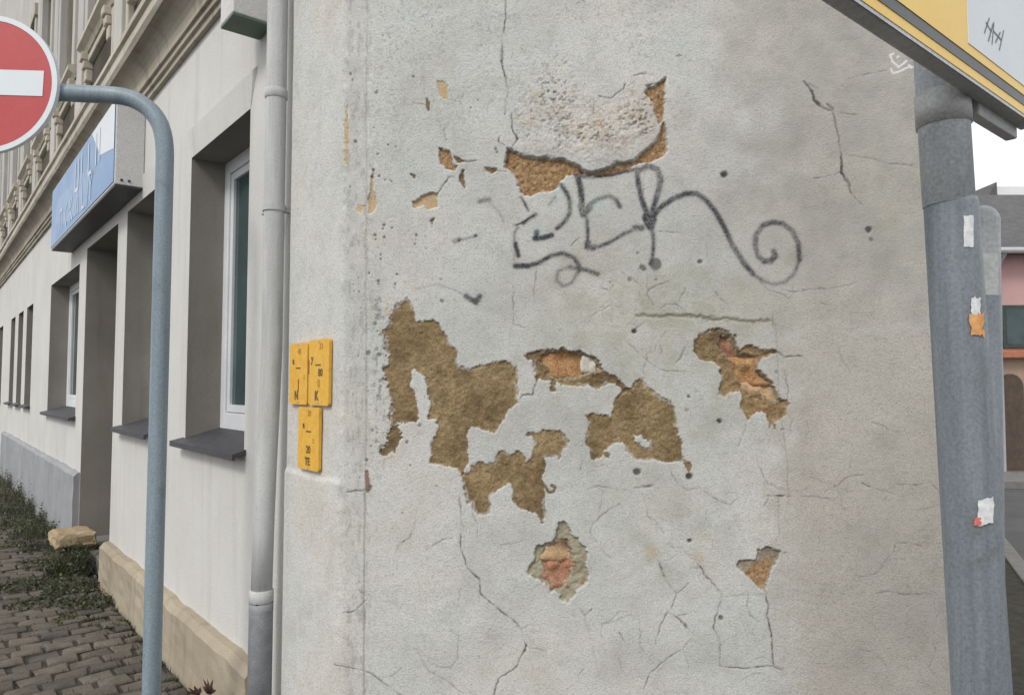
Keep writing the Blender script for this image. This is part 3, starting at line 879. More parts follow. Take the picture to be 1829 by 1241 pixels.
# -- cracks
Z6 = lambda pts: Zm(600, 80, .274, pts)
Z3 = lambda pts: Zm(800, 280, .3609, pts)
Zr = lambda pts: Zm(1380, 120, .4027, pts)
Zb = lambda pts: Zm(600, 840, .3223, pts)
Z7 = lambda pts: Zm(800, 860, .35, pts)
Z8 = lambda pts: Zm(1360, 760, .3547, pts)
Zc = lambda pts: Zm(1080, 500, .29, pts)
cracks = [
    ([(905, 0), (902, 35), (898, 80)], 1.2, .8), (Z6([(1090, 0), (1080, 100), (1085, 140)]), 2.2, .9), (Z6([(1085, 140), (1100, 200), (1120, 300), (1105, 400), (1100, 450)]), 1.5, .9),
    (Z6([(1150, 30), (1140, 90)]), .8, .4), (Z6([(1145, 450), (1150, 560), (1185, 620), (1150, 670)]), 1.8, .9), (Z6([(715, 520), (705, 580), (720, 630)]), 1.5, .7),
    (Z6([(660, 970), (700, 920), (740, 860), (770, 860)]), 1.6, .8), (Z6([(850, 765), (915, 760)]), 1.5, .8), (Z6([(960, 820), (1050, 820), (1110, 825)]), 1.1, .7),
    (Z6([(1060, 600), (1060, 640), (1100, 660)]), 1.2, .8), (Z6([(1200, 1000), (1250, 1070)]), 1.3, .8), (Z6([(1290, 1110), (1220, 1160), (1170, 1180)]), 1.8, .8),
    (Zr([(140, 65), (180, 110), (185, 145), (230, 185), (262, 195)]), 2.8, .85), (Zr([(165, 75), (205, 95)]), 1.2, .6), (Zr([(240, 165), (270, 190)]), 3.0, .8), (Zr([(265, 195), (310, 205), (370, 212)]), 1.0, .7),
    (Zr([(268, 200), (290, 290), (295, 330)]), 2.2, .8), (Zr([(295, 330), (305, 380)]), .8, .6), (Zr([(305, 380), (302, 470), (340, 520), (350, 560)]), 2.4, .85), (Zr([(350, 560), (400, 610)]), 1.0, .6),
    (Zr([(180, 495), (250, 485)]), 1.2, .8), (Zr([(250, 485), (300, 470)]), .7, .4), (Zr([(520, 430), (620, 435)]), 1.1, .7), (Zr([(330, 390), (420, 400), (520, 430)]), .8, .5), (Zr([(210, 1040), (260, 1060)]), .9, .5), (Zr([(330, 50), (500, 15)]), .8, .5),
    (Zb([(685, 150), (690, 200)]), 2.4, .6), (Zb([(690, 200), (695, 270), (705, 310), (690, 370)]), .9, .5), (Zb([(690, 360), (695, 420)]), 1.8, .8), (Zb([(690, 400), (705, 470), (730, 540), (790, 590), (805, 680), (870, 740), (920, 790), (980, 830), (1030, 890), (1050, 970)]), 1.25, .85),
    (Zb([(1050, 965), (1040, 1010)]), 1.9, .85), (Zb([(1040, 1010), (990, 1100), (900, 1160), (885, 1200), (860, 1300)]), 1.1, .75), (Zb([(500, 440), (590, 380), (650, 375)]), .8, .55), (Zb([(1030, 880), (1090, 850)]), .9, .6),
    (Zb([(1050, 975), (1170, 1000)]), .8, .5), (Zb([(1060, 900), (1085, 960)]), .7, .4), (Zb([(170, 715), (150, 740), (100, 775), (30, 785)]), 1.1, .75), (Zb([(0, 1070), (20, 1075), (100, 1095), (180, 1115), (290, 1190), (380, 1260)]), 1.1, .7),
    (Zb([(690, 650), (665, 800)]), .8, .4), (Zb([(450, 1010), (510, 1110), (620, 1170), (700, 1230)]), .9, .5), (Zb([(60, 115), (200, 105)]), 1.6, .6), (Zb([(130, 660), (165, 690)]), .8, .6),
    (Z7([(1070, 400), (1110, 500), (1170, 570)]), 1.3, .7), (Z7([(1170, 570), (1240, 510)]), 1.0, .6), (Z7([(1170, 570), (1130, 660), (1080, 740), (1060, 830)]), 1.1, .65), (Z7([(1130, 670), (1190, 710), (1220, 750)]), 1.4, .75), (Z7([(1170, 690), (1220, 680)]), 1.2, .6),
    (Z7([(1285, 430), (1350, 520), (1400, 580)]), 1.4, .8), (Z7([(1400, 580), (1380, 660), (1355, 740), (1390, 830), (1385, 930), (1400, 945)]), 1.1, .7), (Z7([(1400, 945), (1500, 950), (1650, 940), (1710, 965)]), 1.1, .75),
    (Z7([(1615, 545), (1635, 640), (1625, 690), (1650, 780), (1665, 940)]), 1.5, .85), (Z7([(1400, 590), (1600, 575)]), .7, .45), (Z7([(1030, 980), (1080, 930), (1200, 850)]), 1.2, .6), (Z7([(1030, 980), (1000, 1060)]), 1.2, .6), (Z7([(1200, 850), (1230, 960)]), .9, .55), (Z7([(1200, 845), (1240, 800)]), .9, .5),
    (Z7([(980, 700), (980, 840), (1050, 930)]), .8, .5), (Z7([(670, 640), (700, 680), (735, 650)]), 1.0, .7), (Z7([(700, 680), (725, 780)]), .8, .5), (Z7([(880, 770), (900, 810)]), 1.2, .6), (Z7([(880, 900), (890, 970)]), .8, .5), (Z7([(670, 980), (700, 950)]), .8, .4),
    (Z7([(1630, 75), (1690, 72), (1750, 78)]), 1.6, .8), (Z7([(1685, 90), (1690, 280)]), 1.6, .35), (Z7([(1640, 80), (1615, 130)]), .9, .5), (Z7([(960, 30), (1050, 20)]), 2.0, .7), (Z7([(1240, 440), (1290, 440)]), .8, .4), (Z7([(1215, 370), (1260, 380)]), .9, .4),
    (Z8([(200, 358), (250, 352), (370, 375)]), 1.0, .5), (Z8([(500, 285), (580, 320), (670, 345)]), 1.3, .65), (Z8([(680, 300), (820, 295)]), 1.3, .6), (Z8([(640, 340), (618, 390)]), .9, .5), (Z8([(570, 850), (640, 835), (720, 850), (850, 850)]), 1.1, .55), (Z8([(680, 590), (760, 595), (840, 612)]), 1.2, .5), (Z8([(675, 600), (670, 640)]), 1.0, .5), (Z8([(100, 640), (140, 640)]), 1.0, .5),
    (Zc([(185, 310), (260, 260)]), 1.2, .5), (Zc([(940, 465), (970, 460), (1060, 440), (1110, 475), (1220, 468)]), 1.8, .7), (Zc([(440, 510), (480, 450), (500, 410)]), 1.5, .45), (Zc([(1110, 560), (1135, 680), (1130, 750)]), 1.1, .5), (Zc([(1035, 200), (1040, 300)]), 1.6, .45), (Zc([(1090, 920), (1150, 928)]), 1.4, .6), (Zc([(1150, 928), (1155, 870)]), .8, .4), (Zc([(875, 890), (830, 1010), (800, 1060)]), 1.0, .4), (Zc([(690, 85), (730, 140)]), 1.0, .5), (Zc([(400, 10), (270, 60), (260, 90), (300, 160)]), 1.1, .45), (Zc([(460, 130), (500, 50)]), 1.1, .45), (Zc([(345, 400), (355, 440), (340, 470)]), 1.3, .5), (Zc([(700, 1075), (860, 1060)]), .8, .3),
    (Z3([(440, 530), (430, 650), (425, 760)]), 1.0, .55), (Z3([(325, 640), (325, 776), (322, 840)]), 1.2, .55), (Z3([(325, 830), (380, 845)]), 1.0, .5), (Z3([(360, 200), (400, 270)]), 1.4, .8), (Z3([(990, 590), (985, 680), (1020, 740)]), .9, .45), (Z3([(860, 570), (960, 640)]), .8, .45), (Z3([(1320, 670), (1400, 750)]), .9, .5), (Z3([(1050, 370), (1150, 378)]), .8, .5), (Z3([(610, 440), (650, 400)]), 1.1, .5), (Z3([(760, 655), (800, 660), (820, 630)]), 1.2, .5),
    (Zm(920, 600, .1039, [(370, 750), (330, 870), (280, 1010), (200, 990), (120, 1010), (90, 1080)]), 1.3, .8),
    (Zm(860, 80, .2417, [(1135, 228), (1200, 210), (1268, 216)]), 1.6, .85), (Zm(860, 80, .2417, [(870, 378), (960, 392), (1040, 330), (1065, 290)]), 1.8, .75), (Zm(860, 80, .2417, [(1220, 300), (1300, 280), (1365, 250)]), 1.8, .8), (Zm(860, 80, .2417, [(1440, 88), (1480, 86)]), 1.5, .7), (Zm(860, 80, .2417, [(1480, 90), (1572, 130)]), .7, .3),
    (Z6([(500, 380), (590, 390), (600, 350)]), 1.2, .4), (Z6([(780, 370), (830, 345)]), 1.5, .5)]
def wander(x, y, ang, n_, st):
    pts_ = [(x, y)]
    for _ in range(n_):
        ang += random.gauss(0, .55)
        x += math.cos(ang) * st
        y += math.sin(ang) * st
        pts_.append((x, y))
    return pts_


random.seed(23)
for _ in range(46):
    x_, y_ = (random.uniform(680, 1680), random.uniform(880, 1235)) if random.random() < .55 else (random.uniform(1000, 1640), random.uniform(380, 900))
    a_ = random.uniform(0, 6.28)
    w_ = wander(x_, y_, a_, random.randint(3, 8), random.uniform(10, 22))
    cracks.append((w_, random.uniform(.6, .95), random.uniform(.25, .55)))
    if random.random() < .5:
        k_ = random.randint(1, len(w_) - 2)
        cracks.append((wander(*w_[k_], a_ + random.choice((-1, 1)) * random.uniform(.7, 1.3), random.randint(2, 4), 13), .6, .35))
random.seed(7)
crk_n = fbm(PX / 13, PY / 13, 3, 170)
mgrime_shade = zero()
for pts, w, a in cracks:
    m = stroke(pts, w * .95, .85, 1.0, .35) * a * np.clip(.78 + 1.4 * crk_n, .62 if w > 1.7 else .15, 1.05)
    mgrime_shade = np.maximum(mgrime_shade, .22 * a * stroke(pts, 3.6, 3.6, 1.4, .5))
    mc = np.maximum(mc, m)
    H -= .0035 * m
# short lost ledge line, dark and mossy
led = Zc([(200, 235), (300, 225), (400, 225), (520, 222), (620, 235), (720, 250), (850, 245), (1010, 252)])
m = stroke(led, 3.0, 3.0, 2.2, .4)
mc = np.maximum(mc, .55 * m)
mgreen = np.maximum(mgreen, .8 * stroke(led, 7, 6, 3))
H -= .004 * m
# strip edge line and its broken spots
for pts, w, a in (([(655, 0), (654, 300), (653, 560)], 1.0, .25), ([(654, 560), (653, 872)], 1.2, .30), ([(651, 872), (650, 1241)], 1.5, .42)):
    m = stroke(pts, w, 1.3, .5) * a
    mc = np.maximum(mc, m)
    H -= .003 * m
m = stroke([(657, 876), (656, 850), (655, 842)], 4.0, 1.5, .8)
mred = np.maximum(mred, m)

# -- pits, spots
spots = [(1294, 312, 7, 1), (1250, 468, 4, .8), (1133, 592, 4.5, 1), (1285, 752, 5.5, 1), (1230, 708, 3.5, .8), (1137, 843, 6.5, .9), (1231, 850, 6.5, 1), (1552, 411, 6, .9), (1556, 428, 4, .5), (1232, 965, 4, .9), (1288, 1103, 5, .8), (790, 538, 4, .6), (848, 537, 6, .6), (1125, 500, 4, .5), (1226, 732, 4, .4), (1387, 665, 4, .35), (1139, 452, 3, .5), (1172, 500, 3, .5), (1090, 505, 2.5, .4), (1243, 700, 3, .3), (1000, 590, 3, .3), (662, 870, 3, .7)]
spots += [(600 + .2498 * a, 250 + .2498 * b, r_, .75) for a, b, r_ in ((265, 212, 2.8), (258, 260, 2.6), (310, 258, 2.4), (298, 100, 2.4), (140, 15, 3.2), (430, 48, 2), (460, 75, 1.6), (375, 35, 2), (340, 610, 3), (335, 635, 2), (280, 680, 2.8), (282, 710, 1.8), (345, 695, 2.6), (400, 630, 2.4), (575, 680, 2.4), (572, 715, 1.4), (565, 745, 2.2), (435, 960, 3), (425, 1030, 2.4), (420, 1055, 2), (305, 1010, 3), (305, 1030, 2.4), (320, 820, 2.2), (320, 850, 2.2), (235, 950, 2.4), (165, 1085, 2.4), (130, 1080, 2.2), (880, 720, 3.2), (1000, 690, 3), (100, 335, 1.5), (350, 285, 2), (395, 295, 2))]
spots += [(600 + .274 * a, 80 + .274 * b, r_, .65) for a, b, r_ in ((262, 312, 3), (268, 300, 2), (505, 208, 2.6), (430, 300, 1.6), (245, 540, 2), (125, 630, 2.8), (925, 360, 2), (880, 412, 2), (780, 370, 1.8), (1040, 680, 3), (1050, 700, 2.5), (780, 520, 1.6), (90, 190, 3), (105, 230, 2.4), (65, 460, 1.8), (350, 880, 1.8))]
spots += [(640 + .3544 * a, 520 + .3544 * b, r_, .6) for a, b, r_ in ((85, 165, 3), (105, 320, 4), (48, 310, 4.5), (70, 700, 2.6), (95, 712, 2), (40, 850, 3.2), (45, 905, 3), (65, 780, 2), (245, 760, 3.4), (55, 880, 2), (392, 980, 1.6), (222, 1115, 1.4), (310, 675, 3.5))]
for _ in range(150):
    x_ = random.choice([random.gauss(672, 16), random.gauss(655, 8), random.gauss(632, 12), random.uniform(660, 900)])
    spots.append((x_, random.choice([random.uniform(60, 880), random.uniform(380, 860)]), random.uniform(.7, 2.0), random.uniform(.25, .6)))
for _ in range(90):
    spots.append((random.uniform(660, 1690), random.uniform(30, 1241), random.uniform(.6, 1.3), random.uniform(.2, .45)))
for x_, y_, r_, a in spots:
    m = blob(x_, y_, r_, .45) * a
    mpit = np.maximum(mpit, m)
    H -= .005 * m * min(1, r_ / 4)
for x_, y_, r_ in ((1257, 957, 6), (985, 650, 4), (1250, 995, 9), (1165, 985, 14)):
    mtan = np.maximum(mtan, .35 * blob(x_, y_, r_, .6))
# crumbled edge of paint beside the strip
cr = sstep(.12, .32, fbm(PX / 7, PY / 11, 3, 88)) * np.exp(-((PX - 678) / 12.0) ** 2) * (sstep(480, 560, PY) * (1 - sstep(800, 880, PY)))
mpit = np.maximum(mpit, (.4 * cr).astype(np.float32))
H -= (.003 * cr).astype(np.float32)
cr = sstep(.10, .30, fbm(PX / 5, PY / 7, 3, 89)) * np.exp(-((PX - 700) / 14.0) ** 2) * sstep(520, 545, PY) * (1 - sstep(800, 830, PY)) * (1 - mb)
mtan = np.maximum(mtan, (.7 * cr).astype(np.float32))
# popping paint over the whole top: tiny craters
pop = sstep(.20, .34, fbm(PX / 4.2, PY / 4.2, 2, 90)) * sstep(640, 680, PX) * (1 - sstep(1210, 1260, PX)) * (1 - sstep(150, 330, PY)) * (.25 + .75 * sstep(-.15, .2, w3))
mpit = np.maximum(mpit, (.26 * pop).astype(np.float32))
strip_dirt = sstep(.05, .4, fbm(PX / 5, PY / 14, 3, 93)) * sstep(605, 625, PX) * (1 - sstep(650, 680, PX))
mpit = np.maximum(mpit, (.22 * strip_dirt).astype(np.float32))
H += (.0007 * fbm(PX / 3.4, PY / 3.4, 2, 91) * (1 - .6 * sstep(150, 480, PY))).astype(np.float32)

# -- stains and painted falloff
def soft(cx_, cy_, rx, ry, a, seed):
    g = np.exp(-(((PX - cx_) / rx) ** 2 + ((PY - cy_) / ry) ** 2))
    return (a * g * np.clip(.55 + 1.3 * fbm(PX / 30, PY / 30, 4, seed), 0, 1)).astype(np.float32)


for a in ((1170, 570, 200, 95, .85, 101), (1080, 520, 150, 80, .55, 152), (960, 700, 160, 90, .30, 153), (1250, 680, 120, 120, .40, 154), (1200, 900, 140, 120, .30, 155), (1330, 560, 90, 60, .55, 103), (1150, 640, 90, 60, .45, 105), (1160, 1000, 50, 70, .45, 107), (1255, 980, 34, 50, .35, 109), (1130, 480, 60, 40, .4, 111), (1590, 380, 90, 120, .35, 113), (985, 600, 60, 40, .35, 115), (1000, 1050, 60, 60, .2, 117), (660, 500, 30, 400, .22, 118)):
    mgreen = np.maximum(mgreen, soft(*a))
grime = sstep(.05, .4, fbm(PX / 8, PY / 8, 3, 119)) * np.exp(-(((PX - 1180) / 150) ** 2 + ((PY - 555) / 45) ** 2))
mgreen = np.maximum(mgreen, (.9 * grime).astype(np.float32))
wl_ = 1395 + 14 * vnoise(PY / 60, PY * 0, 7) + 8 * w1 + 10 * (PY - 560) / 600
mwarm = (sstep(-55, 55, PX - wl_ + 60 * w3) * sstep(470, 640, PY + 60 * w3)).astype(np.float32)
mwarm = np.maximum(mwarm, (sstep(1150, 1500, PX + 100 * w3) * .9 * (1 - sstep(560, 640, PY))).astype(np.float32))
mwarm = np.clip(mwarm, 0, 1)
H -= (.0012 * sstep(-9, 9, PX - wl_) * sstep(540, 580, PY)).astype(np.float32)
m = stroke([(1385, 570), (1392, 700), (1406, 830), (1408, 900)], 1.0, 1.2, 1) * .3
mc = np.maximum(mc, m)

mgrime_shade = np.maximum(mgrime_shade, .85 * sstep(1080, 1560, PX + 120 * w3) * (1 - sstep(400, 660, PY + 60 * w3)) * np.clip(.75 + .9 * fbm(PX / 45, PY / 45, 4, 150), 0, 1)).astype(np.float32)  # upper right: soft light falloff painted into the plaster as grey
mgrime_shade = np.maximum(mgrime_shade, (.30 * np.clip(.3 + 1.6 * fbm(PX / 90, PY / 70, 4, 151), 0, 1) * sstep(700, 900, PX)).astype(np.float32))
band = sstep(608, 622, PX + 3 * w1) * (1 - sstep(648, 664, PX + 6 * w3))
mgrime_shade = np.maximum(mgrime_shade, (.42 * band * np.clip(.8 + .7 * fbm(PX / 9, PY / 26, 3, 181), 0, 1)).astype(np.float32))
mpit *= (1 - .85 * (1 - sstep(600, 618, PX))).astype(np.float32)
# -- graffiti tag
G = [
    ([(560, 140), (590, 180), (605, 225), (603, 280), (575, 325), (540, 355)], 3.6, .62), ([(575, 160), (602, 215), (604, 270)], 3.4, .55), ([(430, 405), (470, 402), (512, 390)], 4.2, .8), ([(440, 375), (436, 405)], 4.5, .7), ([(500, 235), (530, 200)], 2.0, .4),
    ([(372, 330), (435, 285)], 2.6, .75), ([(345, 345), (326, 385), (332, 430)], 1.8, .5), ([(334, 430), (348, 490)], 3.6, .8), ([(328, 380), (328, 545)], 1.0, .35), ([(360, 200), (398, 262)], 1.6, .6),
    ([(640, 92), (655, 150), (662, 200), (668, 262)], 5.0, .85), ([(660, 245), (672, 285), (700, 250)], 6.0, .85), ([(668, 262), (690, 320), (692, 380), (690, 440)], 3.0, .75), ([(640, 95), (720, 98), (800, 92), (880, 72), (945, 62)], 3.6, .8), ([(690, 245), (740, 212), (800, 195), (835, 215), (848, 245)], 3.8, .62), ([(835, 220), (850, 245)], 4.2, .8),
    ([(692, 425), (690, 448), (720, 450)], 5.0, .85), ([(700, 446), (745, 446), (800, 425), (870, 382), (940, 350)], 3.2, .75), ([(925, 352), (960, 352)], 4.8, .85), ([(940, 350), (1000, 335)], 3.0, .6),
    ([(935, 60), (942, 130), (958, 210), (985, 280), (1005, 325)], 4.4, .78), ([(942, 70), (990, 45), (1035, 62), (1055, 110), (1040, 180), (1020, 250), (1000, 310)], 4.8, .75), ([(985, 300), (1000, 340), (1010, 310)], 8.0, .85), ([(1008, 340), (1018, 410), (1016, 470), (1005, 530)], 3.4, .72),
    ([(1010, 300), (1060, 245), (1120, 205), (1180, 185), (1230, 182), (1275, 212), (1325, 275), (1370, 355), (1410, 440), (1460, 520), (1510, 580)], 4.4, .78), ([(1510, 580), (1560, 615), (1610, 630), (1665, 622), (1715, 580), (1740, 510)], 3.0, .58), ([(1740, 510), (1735, 430), (1705, 365), (1660, 332), (1610, 325), (1560, 340), (1525, 385), (1520, 440), (1535, 490), (1565, 517), (1600, 515), (1622, 490), (1612, 468)], 4.3, .68), ([(1565, 517), (1600, 515), (1620, 490)], 5.0, .8),
    ([(335, 540), (400, 540), (450, 525), (510, 490), (570, 478), (620, 498), (648, 535), (648, 565)], 3.6, .72), ([(335, 541), (400, 541)], 4.2, .75), ([(648, 565), (610, 625), (570, 640), (538, 612), (545, 565), (600, 545)], 2.6, .42), ([(600, 545), (680, 560), (740, 580)], 3.6, .72),
    ([(155, 222), (205, 212)], 3.6, .45), ([(205, 225), (250, 270), (275, 320)], 1.2, .3), ([(35, 418), (60, 410)], 4.2, .4), ([(60, 412), (140, 392)], 2.0, .45), ([(90, 690), (140, 722), (158, 690)], 4.2, .55), ([(-160, 655), (-60, 630), (40, 660), (90, 690)], 1.3, .25)]
kg = new_id('graffiti_tag', 'grey spray paint tag with a looped tail')
sp_n = fbm(PX / 2.6, PY / 2.6, 2, 130)
for pts, w, a in G:
    if max(p_[0] for p_ in pts) < 660:
        a *= 1.25
    m = stroke(Z3(pts), w * 1.12, 3.4, .20) * a * (1.08 + .55 * sp_n + .5 * w3)
    mg = np.maximum(mg, np.clip(m, 0, 1))
    idx = region(Z3(pts), 30)
    halo = stroke(Z3(pts), w + 2.5, 5.0, .5) * .16 * a
    mg = np.maximum(mg, halo)
for x_, y_, r_, a in ((800 + .3609 * 1022, 280 + .3609 * 530, 12, .75), (800 + .3609 * 965, 280 + .3609 * 548, 7, .75)):
    m = blob(x_, y_, r_, .3) * a
    mpit = np.maximum(mpit, m)
mgraf_id = (mg > .18) & (fid == 0)
fid[mgraf_id] = kg
km = [new_id('graffiti_mark', l_) for l_ in ('grey sprayed underline with a small loop below the tag', 'faint grey sprayed mark left of the tag', 'faint grey sprayed smear above the large bare patch')]
fid[mgraf_id & (PX < 1085) & (PY > 448)] = km[0]
fid[mgraf_id & (PX < 905) & (PY < 480)] = 0
fid[mgraf_id & (PX < 840) & (PY < 480)] = km[1]
fid[mgraf_id & (PX < 905) & (PY >= 480)] = 0
fid[mgraf_id & (PX < 880) & (PX > 822) & (PY >= 510)] = km[2]
for x_, y_, r_ in ((742, 230, 16), (450, 365, 12), (565, 170, 12), (690, 335, 8)):
    mteal = np.maximum(mteal, .8 * blob(800 + .3609 * x_, 280 + .3609 * y_, r_, .9))
# white scratched mark by the yellow sign
for pts in ([(620, 470), (650, 455)], [(622, 480), (635, 520), (690, 570)], [(625, 590), (640, 622), (690, 615), (740, 590)], [(690, 572), (760, 520)], [(740, 590), (790, 570), (830, 575)], [(780, 555), (800, 580)], [(680, 490), (690, 480)]):
    mwhite = np.maximum(mwhite, .85 * stroke(Zm(1460, 0, .2095, pts), 1.8, 1.0, .5))

# -- base step on the street side
zl = 1.245 + .02 * vnoise(SS * 14, SS * 0, 3) + .006 * vnoise(SS * 60, SS * 0, 5)
stepm = (1 - sstep(-.012, .016, ZZ - zl)) * (1 - sstep(-STRIP - .02, -STRIP + .03, SS))
H += (.008 * stepm).astype(np.float32)
# chipped arris at both corners
for s0, amp in ((0.0, .004), (-STRIP, .006)):
    g = np.exp(-((SS - s0) / .012) ** 2)
    H -= (g * amp * np.clip(.3 + 2.0 * fbm(ZZ * 12, ZZ * 0 + s0, 3, 140), 0, 1.4)).astype(np.float32)
# thin the pilaster edge so the sheet turns into the wall by the pipe
H = H.astype(np.float32)
verts = base + np.stack([np.repeat((nx)[:, None], len(Z), 1) * H, np.repeat((ny)[:, None], len(Z), 1) * H, np.zeros(shape)], -1)
ns, nz = shape
vi = np.arange(ns * nz).reshape(ns, nz)
quads = np.stack([vi[:-1, :-1], vi[1:, :-1], vi[1:, 1:], vi[:-1, 1:]], -1).reshape(-1, 4)
qf = fid[:-1, :-1].reshape(-1)
VV = verts.reshape(-1, 3).astype(np.float32)


def packed(a, b, c):
    return np.stack([a.reshape(-1), b.reshape(-1), c.reshape(-1), np.ones(ns * nz)], -1).astype(np.float32)


LA = {'layer_e': packed(np.clip(mgrime_shade, 0, 1), np.clip(mgrime_shade, 0, 1), np.clip(mgrime_shade, 0, 1)), 'layer_a': packed(mb, mo, mh), 'layer_b': packed(np.clip(mc, 0, 1), np.clip(mg, 0, 1), np.clip(mgreen, 0, 1)), 'layer_c': packed(mwarm, np.clip(mpit, 0, 1), np.clip(mtan, 0, 1)), 'layer_d': packed(np.clip(mteal, 0, 1), np.clip(mwhite, 0, 1), np.clip(mred, 0, 1))}


def grid_piece(name, sel, parent, label=None):
    qd = quads[sel]
    used, inv = np.unique(qd, return_inverse=True)
    inv = inv.reshape(-1).astype(np.int32)
    me = bpy.data.meshes.new(name)
    me.vertices.add(len(used))
    me.vertices.foreach_set('co', VV[used].reshape(-1))
    me.loops.add(len(inv))
    me.loops.foreach_set('vertex_index', inv)
    nf = len(qd)
    me.polygons.add(nf)
    me.polygons.foreach_set('loop_start', np.arange(0, nf * 4, 4, dtype=np.int32))
    me.polygons.foreach_set('loop_total', np.full(nf, 4, np.int32))
    me.update(calc_edges=True)
    me.polygons.foreach_set('use_smooth', np.ones(nf, bool))
    for an, data in LA.items():
        at = me.attributes.new(an, 'FLOAT_COLOR', 'POINT')
        at.data.foreach_set('color', data[used].reshape(-1))
    me.materials.append(M['corner'])
    me.update()
    o = bpy.data.objects.new(name, me)
    C.objects.link(o)
    o.parent = parent
    if parent.type == 'EMPTY':
        o.matrix_parent_inverse = Matrix.Translation(-Vector(parent.location))
    if label:
        o['label'] = label
    return o


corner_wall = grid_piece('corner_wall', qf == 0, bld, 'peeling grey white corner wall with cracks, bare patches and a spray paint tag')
for k, (nm, lab) in names.items():
    if k and (qf == k).any():
        grid_piece(nm, qf == k, corner_wall, lab)


# bricks seated in the broken holes
def rough_brick(x0, x1, y0, y1, depth, mat, seed, lump=.007, rnd=0.0, name='brick'):
    a = on_front(x0, y1, YW + depth)
    b = on_front(x1, y0, YW + depth)
    nu, nv = 15, 8
    verts_, faces_ = [], []
    for i in range(nu + 1):
        for j in range(nv + 1):
            fx, fz = i / nu * 2 - 1, j / nv * 2 - 1
            if rnd:
                l_ = max(abs(fx), abs(fz)) / max(math.hypot(fx, fz), 1e-6)
                fx, fz = fx * (1 + (l_ - 1) * rnd), fz * (1 + (l_ - 1) * rnd)
            x = (a[0] + b[0]) / 2 + (b[0] - a[0]) / 2 * fx
            z = (a[2] + b[2]) / 2 + (b[2] - a[2]) / 2 * fz
            ed = max(abs(fx), abs(fz))
            w = lump * 2.2 * float(fbm(np.array(x * 26), np.array(z * 26), 4, seed)) + max(0, ed - .8) ** 2 * .22
            jx, jz = .006 * float(vnoise(np.array(x * 60), np.array(z * 60), seed + 2)), .006 * float(vnoise(np.array(x * 60), np.array(z * 60), seed + 4))
            verts_.append((x + jx, YW + depth + w, z + jz))
    for i in range(nu):
        for j in range(nv):
            p = i * (nv + 1) + j
            faces_.append((p, p + nv + 1, p + nv + 2, p + 1))
    nb_ = len(verts_)
    rim = [i * (nv + 1) for i in range(nu + 1)] + [nu * (nv + 1) + j for j in range(1, nv + 1)] + [i * (nv + 1) + nv for i in range(nu - 1, -1, -1)] + [j for j in range(nv - 1, 0, -1)]
    for p in rim:
        v_ = verts_[p]
        verts_.append((v_[0], YW + depth + .07, v_[2]))
    for t in range(len(rim)):
        t2 = (t + 1) % len(rim)
        faces_.append((rim[t2], rim[t], nb_ + t, nb_ + t2))
    return mesh_obj(name, verts_, faces_, mat, corner_wall, True)


rough_brick(900, 1046, 612, 678, .024, M['brick'], 1, .009, .15)
rough_brick(1056, 1150, 618, 680, .021, M['brick_pale'], 2, .009, .2)
rough_brick(1036, 1066, 632, 668, .021, M['mortar'], 12, .006, .7, 'mortar_lump')
rough_brick(1256, 1342, 594, 648, .024, M['brick_red'], 5, .010, .35)
rough_brick(1284, 1402, 636, 690, .021, M['brick'], 6, .010, .35)
rough_brick(1316, 1426, 680, 734, .018, M['brick_pale'], 7, .010, .35)
rough_brick(950, 1044, 944, 1004, .024, M['brick_pale'], 28, .014, .3)
rough_brick(962, 1046, 1001, 1052, .019, M['brick_red'], 19, .014, .3)

# ---- the rest of the wall above, below and round the far corner
def quad_strip(name, pts, z0, z1, mat, parent, back=0.30):
    vs_, fs_ = [], []
    for p in pts:
        vs_ += [(p[0], p[1], z0), (p[0], p[1], z1)]
    for i in range(len(pts) - 1):
        fs_.append((2 * i, 2 * i + 2, 2 * i + 3, 2 * i + 1))
    return mesh_obj(name, vs_, fs_, mat, parent)


prof = [K + D * PIL, K, W0, W1]
quad_strip('upper_corner_wall', prof, Z[-1] - .002, 13.0, M['facade'], bld)
lowp = [K + D * PIL - N * .013, K - N * .013, W0 + np.array([0, -.006, 0]), W1 + np.array([.004, -.006, 0])]
quad_strip('corner_base', lowp, -.02, Z[0] + .004, M['facade'], bld)
quad_strip('side_wall', [W1, W1 + DIR3 * 11], -.02, 13.0, M['facade'], bld)
# pilaster cheek beside the pipe
quad_strip('pilaster_cheek', [K + D * (PIL - .001) + N * .06, K + D * (PIL - .001)], 1.245, 13.0, M['facade'], bld)
quad_strip('pilaster_cheek', [K + D * (PIL - .001) + N * .06, K + D * (PIL - .001) - N * .010], -.02, 1.243, M['facade'], bld)

